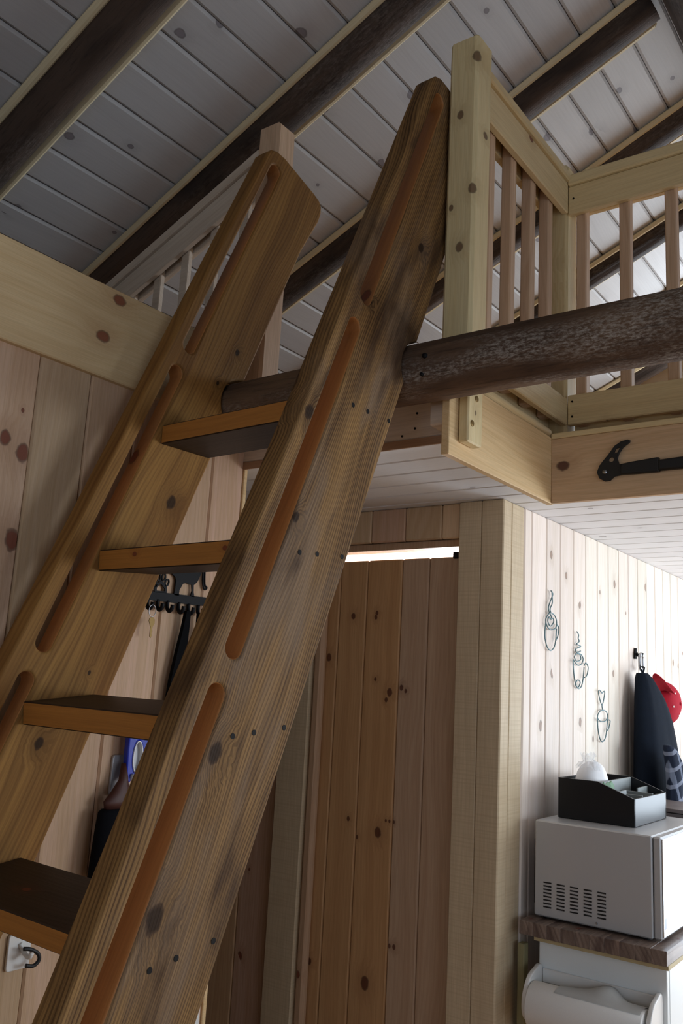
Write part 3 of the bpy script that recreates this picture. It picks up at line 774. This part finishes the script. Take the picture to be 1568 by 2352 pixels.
sp_ = thing('dog_leash', (XL+.02, 1.72, 1.5), 'long black webbing leash hanging from the key rack', 'leash')
def strap(name, pts, wd, parent, material=M_fabric, th=.012):
    bm = bmesh.new(); rings = []
    for (y, z, hw, x) in pts:
        rings.append([bm.verts.new((x-th/2, y-hw, z)), bm.verts.new((x+th/2, y-hw, z)), bm.verts.new((x+th/2, y+hw, z)), bm.verts.new((x-th/2, y+hw, z))])
    for A, B in zip(rings, rings[1:]):
        for k_ in range(4): bm.faces.new((A[k_], A[(k_+1) % 4], B[(k_+1) % 4], B[k_]))
    bm.faces.new(rings[0][::-1]); bm.faces.new(rings[-1])
    bmesh.ops.recalc_face_normals(bm, faces=bm.faces[:])
    return mesh_obj(name, bm_mesh(bm, name, material, False), parent)
strap('strap', [(1.727, 1.774, .008, XL+.024), (1.724, 1.72, .012, XL+.022), (1.716, 1.66, .017, XL+.022), (1.708, 1.58, .024, XL+.022), (1.702, 1.48, .028, XL+.022), (1.70, 1.30, .026, XL+.022)], .02, sp_)
strap('strap', [(1.775, 1.774, .007, XL+.024), (1.779, 1.70, .009, XL+.022), (1.784, 1.60, .010, XL+.022), (1.786, 1.40, .011, XL+.022)], .02, sp_)

def wall_hook(y0, y1, z0, z1, label, material):
    t = thing('adhesive_hook', (XL, (y0+y1)/2, z0), label, 'hook')
    r = .008
    P = []
    for cx, cy, a0 in ((y1-r, z1-r, 0), (y0+r, z1-r, 90), (y0+r, z0+r, 180), (y1-r, z0+r, 270)):
        P += [(cx+r*math.cos(math.radians(a0+d)), cy+r*math.sin(math.radians(a0+d))) for d in (0, 30, 60, 90)]
    extruded('back_plate', [P], .008, material, t, onwall(.0045), .002, 2)
    yc = (y0+y1)/2; h = z1-z0
    tube('hook_arm', [(smooth_path([(XL+.008, yc, z1-.28*h), (XL+.012, yc+.004, z1-.42*h), (XL+.025, yc+.006, z1-.56*h), (XL+.04, yc+.006, z1-.58*h), (XL+.046, yc+.006, z1-.46*h)], 5), False)], .0055, material, t)
    return t
wall_hook(1.528, 1.592, 1.290, 1.388, 'grey plastic adhesive hook on the wall behind the blue handle', M_gplastic)
wall_hook(1.285, 1.345, .925, 1.003, 'white plastic adhesive hook holding a small black loop on the pine wall', M_wplastic)
tag(tube('cord_loop', [(smooth_path([(XL+.030, 1.31, .975), (XL+.034, 1.325, .972), (XL+.036, 1.345, .960), (XL+.036, 1.350, .945), (XL+.034, 1.338, .935), (XL+.030, 1.32, .938)], 6), False)], .0045, M_blackp_vent), 'short black cord loop on the white adhesive hook', 'cord')

bt = thing('dustpan', (XL+.03, 1.58, 1.32), 'blue plastic dustpan handle with a white-rimmed oval opening on the left wall', 'dustpan')
ov = [(1.580+.016*math.cos(t), 1.385+.041*math.sin(t)) for t in [2*math.pi*i/24 for i in range(24)]]
extruded('handle', [[(1.548, 1.47), (1.546, 1.40), (1.549, 1.325), (1.562, 1.322), (1.575, 1.335), (1.605, 1.36), (1.614, 1.40), (1.612, 1.47)], ov[::-1]], .018, M_blue, bt, onwall(.033), .004, 2)
extruded('rim', [ov, [(1.580+(a-1.580)*.86, 1.385+(b-1.385)*.93) for a, b in ov]], .022, M_wplastic, bt, onwall(.033))
extruded('grip_insert', [[(1.580+(a-1.580)*.85, 1.385+(b-1.385)*.92) for a, b in ov]], .004, M_gplastic, bt, onwall(.030))
box('pan_tip', XL+.024, XL+.042, 1.548, 1.562, 1.304, 1.321, M_wplastic, bt, .004)

bs = thing('hand_brush', (XL+.04, 1.53, 1.09), 'black bristled hand brush with brown handle hanging on the left wall', 'brush')
loft_rows('bristles', [(1.09, 1.525, .066, XL+.045, .035), (1.15, 1.527, .064, XL+.045, .034), (1.21, 1.528, .060, XL+.043, .03), (1.255, 1.53, .056, XL+.04, .025), (1.262, 1.53, .048, XL+.04, .02)], M_bristle, bs, None, 20, .03, 3, 7)
loft_rows('handle', [(1.2625, 1.53, .040, XL+.04, .014), (1.28, 1.53, .044, XL+.04, .015), (1.30, 1.535, .030, XL+.04, .013), (1.33, 1.545, .014, XL+.036, .010), (1.37, 1.55, .010, XL+.03, .008)], M_brown, bs, None, 16)
tag(box('wall_plate', XL+.0005, XL+.008, 1.845, 1.922, .60, .735, M_wplastic, None, .003), 'white plastic switch plate at the end of the left pine wall', 'wall plate')

# ------------------------------------------------------------------ hooked tool on the fascia
ht = thing('hooked_tool', (-.84, 2.43, 2.215), 'black hooked pry tool with round holes mounted on the pine fascia', 'tool')
FR = lambda y: basis((0, y, 0), (1, 0, 0), (0, 0, 1), (0, -1, 0))
head = [(-.885, 2.245), (-.877, 2.265), (-.863, 2.282), (-.851, 2.295), (-.833, 2.319), (-.813, 2.331), (-.793, 2.334), (-.786, 2.330), (-.789, 2.324), (-.807, 2.312), (-.819, 2.295), (-.824, 2.280), (-.819, 2.265), (-.811, 2.260), (-.79, 2.262), (-.79, 2.230), (-.814, 2.230), (-.833, 2.228), (-.845, 2.217), (-.861, 2.216), (-.877, 2.226)]
extruded('tool_head', [head, circ(-.842, 2.279, .0075, 16), [(-.834, 2.296), (-.829, 2.311), (-.816, 2.313), (-.824, 2.299)]], .006, M_blackp_vent, ht, FR(2.433), .001, 1)
bm = bmesh.new(); lathe_bm(bm, [(-.003, .0065), (.002, .0065), (.003, .004)], 'y', 14)
mesh_obj('rivet', bm_mesh(bm, 'rivet', M_steel, True), ht, Matrix.Translation((-.860, 2.428, 2.243)))
extruded('handle_collar', [[(-.812, 2.261), (-.778, 2.265), (-.710, 2.270), (-.704, 2.269), (-.704, 2.228), (-.709, 2.228), (-.779, 2.229), (-.812, 2.230)]], .018, M_blackp_vent, ht, FR(2.429), .004, 2)
extruded('handle', [[(-.706, 2.262), (-.60, 2.266), (-.40, 2.273), (-.39, 2.265), (-.39, 2.238), (-.40, 2.23), (-.60, 2.231), (-.706, 2.231)]], .020, M_blackp_vent, ht, FR(2.428), .006, 3)

# ------------------------------------------------------------------ wire coffee cups on the kitchen wall
def cup(label, curves):
    t = thing('wire_cup', (XK+.01, curves[0][1][0][0], min(p[1] for p in curves[0][1])), label, 'wall decoration')
    for nm, pts, closed in curves:
        tube(nm, [(smooth_path([(XK+.010, a, b) for a, b in pts], 5, closed), closed)], .0022, M_wire, t, None, 7)
cup('wire coffee cup wall hanging with a heart in its rim and a twisted steam curl', [
    ('cup_body', [(2.935, 1.854), (2.927, 1.813), (2.932, 1.786), (2.954, 1.761), (2.984, 1.754), (3.014, 1.771), (3.027, 1.803), (3.031, 1.835)], False),
    ('cup_rim', [(2.933, 1.858), (2.956, 1.88), (2.981, 1.888), (3.017, 1.879), (3.032, 1.859), (3.024, 1.838), (2.987, 1.828), (2.952, 1.834)], True),
    ('heart', [(2.982, 1.865), (2.964, 1.871), (2.952, 1.859), (2.961, 1.846), (2.982, 1.841), (3.004, 1.857), (2.999, 1.87)], True),
    ('handle', [(3.024, 1.834), (3.038, 1.849), (3.053, 1.837), (3.045, 1.811), (3.027, 1.793)], False),
    ('steam', [(2.978, 1.967), (2.995, 1.957), (2.978, 1.934), (2.959, 1.908), (2.964, 1.89), (2.982, 1.876), (2.984, 1.867)], False),
    ('steam', [(2.986, 1.968), (2.99, 1.946), (2.99, 1.922), (2.972, 1.902), (2.979, 1.886)], False)])
cup('wire coffee cup wall hanging with a ringed spiral of steam above it', [
    ('cup_body', [(3.191, 1.733), (3.195, 1.697), (3.209, 1.655), (3.239, 1.629), (3.273, 1.635), (3.293, 1.665), (3.303, 1.709)], False),
    ('cup_rim', [(3.194, 1.733), (3.219, 1.72), (3.248, 1.714), (3.283, 1.725), (3.293, 1.742), (3.278, 1.755)], False),
    ('curl', [(3.278, 1.755), (3.233, 1.76), (3.204, 1.744), (3.228, 1.729), (3.268, 1.737), (3.263, 1.754), (3.238, 1.757)], False),
    ('curl', [(3.239, 1.631), (3.214, 1.644), (3.238, 1.659), (3.263, 1.653), (3.253, 1.638)], True),
    ('handle', [(3.303, 1.716), (3.323, 1.727), (3.346, 1.711), (3.333, 1.681), (3.308, 1.671)], False),
    ('steam', [(3.228, 1.84), (3.246, 1.83), (3.243, 1.815), (3.253, 1.805), (3.228, 1.794), (3.248, 1.79), (3.268, 1.786), (3.218, 1.774), (3.228, 1.763), (3.268, 1.769)], False)])
cup('wire coffee cup wall hanging with a heart of steam and a plain round rim', [
    ('cup_body', [(3.446, 1.524), (3.453, 1.476), (3.474, 1.439), (3.501, 1.428), (3.534, 1.442), (3.551, 1.475), (3.563, 1.521)], False),
    ('cup_rim', [(3.448, 1.528), (3.486, 1.549), (3.541, 1.546), (3.563, 1.527), (3.541, 1.51), (3.496, 1.505), (3.459, 1.513)], True),
    ('heart', [(3.47, 1.628), (3.459, 1.614), (3.497, 1.57), (3.525, 1.608), (3.525, 1.625), (3.498, 1.617)], True),
    ('steam', [(3.497, 1.57), (3.50, 1.558), (3.507, 1.55)], False),
    ('handle', [(3.558, 1.513), (3.591, 1.508), (3.574, 1.479), (3.546, 1.466)], False)])

# ------------------------------------------------------------------ coat hook, coat, cap, shirt
hk = thing('coat_hook', (XK, 3.93, 1.80), 'dark metal coat hook with a snap clip holding the navy coat', 'hook')
loft_rows('hook_plate', [(1.775, 3.93, .012, XK+.006, .005), (1.80, 3.935, .016, XK+.006, .006), (1.822, 3.935, .010, XK+.006, .005)], M_black, hk)
tube('hook_arm', [(smooth_path([(XK+.006, 3.935, 1.805), (XK+.018, 3.935, 1.790), (XK+.030, 3.935, 1.788), (XK+.036, 3.935, 1.802)], 5), False)], .006, M_black, hk)
tube('snap_clip', [(smooth_path([(XK+.030, 3.935, 1.797), (XK+.028, 3.962, 1.785), (XK+.028, 3.960, 1.740), (XK+.030, 3.935, 1.728), (XK+.032, 3.912, 1.742), (XK+.032, 3.910, 1.785)], 5, True), True)], .0075, M_steel, hk)
ct = thing('coat', (XK+.06, 3.95, 1.0), 'dark navy fleece coat hanging on the pale kitchen wall', 'coat')
loft_rows('coat_body', [(1.00, 3.96, .235, XK+.09, .075), (1.20, 3.955, .232, XK+.09, .075), (1.347, 3.958, .220, XK+.085, .072), (1.43, 3.95, .204, XK+.082, .068), (1.508, 3.942, .186, XK+.078, .062), (1.567, 3.932, .166, XK+.073, .055), (1.61, 3.915, .138, XK+.07, .05), (1.65, 3.895, .102, XK+.066, .042), (1.69, 3.868, .062, XK+.062, .034), (1.712, 3.85, .034, XK+.06, .022)], M_navy, ct, None, 40, .03, 4, 6)
tube('hanging_loop', [(smooth_path([(XK+.06, 3.85, 1.705), (XK+.06, 3.88, 1.735), (XK+.032, 3.935, 1.738), (XK+.04, 3.91, 1.722), (XK+.06, 3.86, 1.705)], 5), False)], .004, M_navy, ct)

cpn = thing('cap', (XK+.04, 4.37, 1.50), 'red cotton baseball cap hanging behind the navy coat', 'cap')
def cap_mesh():
    bm = bmesh.new(); n, mrows = 28, 10; rings = []
    for i in range(mrows):
        a = math.radians(88*i/(mrows-1)); ring = []
        for k_ in range(n):
            t = 2*math.pi*k_/n
            f = 1+.02*math.cos(6*t)
            ring.append(bm.verts.new((.07*math.sin(a), .118*math.cos(a)*math.cos(t)*f, .098*math.cos(a)*math.sin(t)*f)))
        rings.append(ring)
    for A, B in zip(rings, rings[1:]):
        for k_ in range(n): bm.faces.new((A[k_], A[(k_+1) % n], B[(k_+1) % n], B[k_]))
    bm.faces.new(rings[-1])
    return bm_mesh(bm, 'crown', M_red, True)
Rc = Matrix.Translation((XK+.004, 4.375, 1.590)) @ Matrix.Rotation(math.radians(-14), 4, 'X')
cr_ = mesh_obj('crown', cap_mesh(), cpn, Rc)
bm = bmesh.new(); lathe_bm(bm, [(0, .008), (.004, .008), (.006, .003)], 'x', 12)
mesh_obj('top_button', bm_mesh(bm, 'button', M_red, True), cr_, Rc @ Matrix.Translation((.0695, 0, 0)))
for a, b in ((.03, -.05), (.065, .0), (.05, .045), (-.05, .035), (-.06, -.03)):
    bm = bmesh.new(); lathe_bm(bm, [(0, .0045), (.002, .0045)], 'x', 10)
    hx = .07*math.sqrt(max(0, 1-(a/.118)**2-(b/.098)**2))
    mesh_obj('eyelet', bm_mesh(bm, 'eyelet', M_wplastic), cr_, Rc @ Matrix.Translation((hx, a, b)))
def brim_mesh():
    bm = bmesh.new(); g = []
    for i in range(11):
        t = -1+2*i/10; row = []
        for j in range(5):
            u_ = j/4
            y = 4.30-.20*u_*(1-.3*t*t); z = 1.645+.055*u_-.015*t*t+.02*u_*(1-t*t); x = XK+.040+.036*t*(1-.15*u_)
            row.append(bm.verts.new((x, y, z)))
        g.append(row)
    fs = []
    for A, B in zip(g, g[1:]):
        for j in range(4): fs.append(bm.faces.new((A[j], A[j+1], B[j+1], B[j])))
    bmesh.ops.recalc_face_normals(bm, faces=fs)
    bmesh.ops.solidify(bm, geom=fs, thickness=.004)
    return bm_mesh(bm, 'brim', M_red, True)
mesh_obj('brim', brim_mesh(), cpn)

sh = thing('flannel_shirt', (XK+.2, 3.80, 1.0), 'grey plaid flannel shirt hanging over the front of the navy coat', 'shirt')
loft_rows('shirt_body', [(1.0, 3.80, .10, XK+.21, .034), (1.15, 3.80, .095, XK+.21, .034), (1.28, 3.79, .085, XK+.21, .032), (1.36, 3.765, .068, XK+.208, .030), (1.40, 3.735, .045, XK+.205, .026), (1.425, 3.715, .02, XK+.20, .016)], M_plaid, sh, None, 36, .06, 8, 5)

# ------------------------------------------------------------------ counter, cabinet, microwave
cab = thing('base_cabinet', (-.99, 3.5, 0), 'white kitchen base cabinet under the wooden countertop', 'cabinet')
box('end_panel', -1.185, -.798, 2.745, 2.763, .0, .853, M_white, cab, .002)
box('carcass', -1.185, -.820, 2.764, 5.2, .0, .853, M_white, cab, .001)
for i in range(4):
    box('door', -.819, -.798, 2.768+.60*i, 3.36+.60*i, .10, .846, M_white, cab, .003)
ctp = thing('countertop', (-.99, 3.9, .867), 'brown butcher-block countertop carrying the microwave', 'countertop')
xsb = [-1.232+.0447*i for i in range(11)]
for a, b in zip(xsb, xsb[1:]):
    box('block_strip', a, b, 2.700, 5.25, .868, .9085, M_counter, ctp, .0012)
box('underlay', -1.190, -.785, 2.715, 5.25, .8545, .8675, M_ply, ctp, .001)
tag(box('filler_board', -1.246, -1.224, 2.72, 2.752, 0, .835, M_strip, None, .002), 'narrow upright board between the wall and the white cabinet', 'board')

mw = thing('microwave', (-1.0, 3.02, .91), 'silver microwave oven with side vents on the wooden countertop', 'microwave')
mz0, mz1, my0, my1 = .916, 1.203, 2.765, 3.285
box('body', -1.212, -.842, my0, my1, mz0, mz1, M_silver, mw, .004)
md_ = box('door', -.840, -.816, my0+.002, my1-.12, mz0+.002, mz1-.001, M_silver, mw, .004)
box('door_window', -.8158, -.812, my0+.006, my1-.125, mz0+.008, mz1-.006, M_glass, md_, .001)
box('control_panel', -.840, -.812, my1-.118, my1-.002, mz0+.002, mz1-.001, M_silver, mw, .004)
box('rear_grille', -1.222, -1.2125, my0+.02, my1-.02, mz0+.03, mz1-.06, M_black, mw, .002)
for xx in (-1.18, -.87):
    for y_ in (my0+.03, my1-.03):
        bm = bmesh.new(); lathe_bm(bm, [(.909, .014), (.9155, .012)], 'z', 12)
        mesh_obj('foot', bm_mesh(bm, 'foot', M_black), mw, Matrix.Translation((xx, y_, 0)))
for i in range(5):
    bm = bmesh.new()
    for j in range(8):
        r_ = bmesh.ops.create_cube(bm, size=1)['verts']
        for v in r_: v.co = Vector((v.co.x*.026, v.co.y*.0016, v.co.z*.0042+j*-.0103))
    mesh_obj('vent_shade_column', bm_mesh(bm, 'vent_shade_bars', M_blackp_vent), mw, Matrix.Translation((-1.168+.0435*i, my0-.0006, 1.018)))  # proud dark bars painted as the shade inside the vent openings
bm = bmesh.new(); lathe_bm(bm, [(-.0015, .0028), (.0015, .004)], 'y', 10)
mesh_obj('screw_disc', bm_mesh(bm, 'screw_disc', M_steel), mw, Matrix.Translation((-1.01, my0-.0015, .929)))
box('sticker', -.8121, -.8114, my0+.012, my0+.030, mz0+.03, mz0+.06, M_blue, mw, 0)
box('handle', -.800, -.786, my1-.155, my1-.135, mz0+.04, mz1-.04, M_silver, mw, .004)
for z_ in (mz0+.055, mz1-.055): box('handle_mount', -.8118, -.7995, my1-.150, my1-.140, z_-.006, z_+.006, M_silver, mw, .002)

og = thing('desk_organizer', (-1.06, 3.06, 1.204), 'black sloped tabletop organizer box on top of the microwave', 'organizer')
oz = 1.2045; oy0, oy1 = 2.885, 3.215
prof = [(-1.182, oz), (-.930, oz), (-.930, oz+.085), (-1.050, oz+.127), (-1.182, oz+.127)]
XZ = lambda y: basis((0, y, 0), (1, 0, 0), (0, 0, 1), (0, -1, 0))
extruded('side_panel', [prof], .009, M_orgn, og, XZ(oy0), .001, 1)
extruded('side_panel', [prof], .009, M_orgn, og, XZ(oy1), .001, 1)
iy0, iy1 = oy0+.0046, oy1-.0046
box('front_panel', -.9385, -.930, iy0, iy1, oz, oz+.085, M_orgn, og, .001)
box('back_panel', -1.182, -1.1735, iy0, iy1, oz, oz+.127, M_orgn, og, .001)
box('bottom_panel', -1.173, -.939, iy0, iy1, oz, oz+.008, M_orgn, og, .001)
box('divider', -1.054, -1.047, iy0, iy1, oz+.0085, oz+.124, M_orgn_edge, og, .001)
box('divider', -1.0465, -.939, (iy0+iy1)/2-.06, (iy0+iy1)/2-.054, oz+.0085, oz+.088, M_orgn_edge, og, .001)
box('divider', -1.0465, -.939, (iy0+iy1)/2+.050, (iy0+iy1)/2+.056, oz+.0085, oz+.088, M_orgn_edge, og, .001)
box('divider', -.995, -.990, iy0, (iy0+iy1)/2-.061, oz+.0085, oz+.100, M_orgn_edge, og, .001)
box('divider', -.995, -.990, (iy0+iy1)/2+.057, iy1, oz+.0085, oz+.100, M_orgn_edge, og, .001)

ts = thing('tissue_pack', (-1.11, 3.0, oz+.01), 'white tissue pack in crumpled clear film standing in the black organizer', 'tissues')
loft_rows('tissues', [(oz+.010, 3.0, .07, -1.112, .048), (oz+.06, 3.0, .074, -1.112, .050), (oz+.12, 3.0, .072, -1.112, .050), (oz+.145, 3.0, .062, -1.112, .044), (oz+.165, 3.0, .045, -1.11, .034), (oz+.178, 3.0, .02, -1.108, .018)], M_tissue, ts, None, 28, .035, 11, 4)
def crumple(seed):
    rnd = random.Random(seed); bm = bmesh.new()
    n = 22; rings = []
    for i, (z, r) in enumerate(((oz+.160, .044), (oz+.176, .036), (oz+.188, .022), (oz+.198, .026), (oz+.206, .030))):
        rings.append([bm.verts.new((-1.11+r*.75*math.cos(2*math.pi*k_/n)*(1+rnd.uniform(-.28, .28)), 2.965+r*1.1*math.sin(2*math.pi*k_/n)*(1+rnd.uniform(-.28, .28)), z+rnd.uniform(-.008, .008))) for k_ in range(n)])
    fs = []
    for A, B in zip(rings, rings[1:]):
        for k_ in range(n): fs.append(bm.faces.new((A[k_], A[(k_+1) % n], B[(k_+1) % n], B[k_])))
    bmesh.ops.solidify(bm, geom=fs, thickness=.0008)
    return bm_mesh(bm, 'film', M_film)
mesh_obj('film', crumple(2), ts)
def sachet(x, y, z, rz, rx, material, label):
    bm = bmesh.new()
    pts = [(-.014, 0, 0), (.014, 0, 0), (.015, 0, .05), (.006, .0, .062), (-.004, 0, .054), (-.012, 0, .06)]
    f = bm.faces.new([bm.verts.new(p) for p in pts]); r_ = bmesh.ops.extrude_face_region(bm, geom=[f])
    for v in [g for g in r_['geom'] if isinstance(g, bmesh.types.BMVert)]: v.co.y += .006
    bmesh.ops.recalc_face_normals(bm, faces=bm.faces[:])
    o = mesh_obj('tea_sachet', bm_mesh(bm, 'sachet', material), None, Matrix.Translation((x, y, z)) @ Matrix.Rotation(rz, 4, 'Z') @ Matrix.Rotation(rx, 4, 'X'))
    return tag(o, label, 'sachet', 'tea sachets in the organizer')
for i in range(3):
    sachet(-1.022+.006*(i % 2), 2.905+.020*i, oz+.066, .9+.2*i, -.12, M_tea, 'pale green tea sachet standing in the black organizer')
sachet(-.966, 3.02, oz+.0095, .6, -.1, M_teared, 'red tea sachet lying low in the black organizer')

# paper towel holder and roll on the cabinet end
ph_ = thing('towel_holder', (-.99, 2.744, .70), 'white plastic paper towel holder on the end of the cabinet', 'towel holder')
for x0, x1 in ((-1.186, -1.172), (-.824, -.810)):
    P = []
    for cy, cz, a0 in ((.0, .045, 90), (.0, -.045, 270)):
        pass
    prof2 = [(0, .075), (.045, .075), (.085, .06), (.115, .02), (.12, -.02), (.105, -.05), (.075, -.06), (.04, -.05), (0, -.03)]
    fr = basis(((x0+x1)/2, 2.740, .705), (0, -1, 0), (0, 0, 1), (-1, 0, 0))
    extruded('end_arm', [[tuple(p[:2]) for p in smooth_path([(a, b, 0) for a, b in prof2], 4, True)]], x1-x0, M_wplastic, ph_, fr, .003, 2)
box('mount_bar', -1.171, -.825, 2.737, 2.7445, .735, .775, M_wplastic, ph_, .003)
pt = thing('paper_towel_roll', (-1.0, 2.66, .63), 'white paper towel roll held on the cabinet end', 'paper towels')
RY, RZc, RRa = 2.662, .692, .064
bm = bmesh.new(); lathe_bm(bm, [(-1.168, RRa*.98), (-1.165, RRa), (-.835, RRa), (-.832, RRa*.98)], 'x', 40)
for v in bm.verts: v.co.y += RY; v.co.z += RZc
mesh_obj('roll', bm_mesh(bm, 'roll', M_paper, True), pt)
def flap():
    bm = bmesh.new(); g = []
    n = 16
    for i in range(n+1):
        x_ = -1.09+.25*i/n; t = i/n
        hgt = .004+.034*math.exp(-((t-.52)/.15)**2)+.012*math.exp(-((t-.35)/.2)**2)
        row = []
        for j in range(7):
            a = math.radians(60+12*j); lift = hgt*(j/6)**1.3
            row.append(bm.verts.new((x_+.01*j/6, RY-(RRa+.0015+lift)*math.cos(a), RZc+(RRa+.0015+lift)*math.sin(a))))
        g.append(row)
    fs = []
    for A, B in zip(g, g[1:]):
        for j in range(6): fs.append(bm.faces.new((A[j], A[j+1], B[j+1], B[j])))
    bmesh.ops.solidify(bm, geom=fs, thickness=.0012)
    return bm_mesh(bm, 'loose_sheet', M_paper, True)
mesh_obj('loose_sheet', flap(), pt)

# magazines beyond the organizer
tst = thing('bread_bin', (-.98, 3.6, .909), 'dark bread bin on the counter beyond the microwave', 'bread bin')
box('bin_body', -1.20, -.86, 3.33, 3.68, .910, 1.170, M_orgn, tst, .02)
box('bin_lid', -1.205, -.855, 3.325, 3.685, 1.171, 1.190, M_orgn, tst, .006)
for i, (dz, a) in enumerate(((0, .06), (.016, -.05))):
    o = mesh_obj('magazine', box_mesh(.22, .28, .013, M_mag, .001), None, Matrix.Translation((-.975, 3.50, 1.199+dz)) @ Matrix.Rotation(a, 4, 'Z'))
    tag(o, ('glossy magazine lying directly on the dark bread bin', 'glossy magazine lying on top of the other magazine')[i], 'magazine', 'magazines on the bread bin')
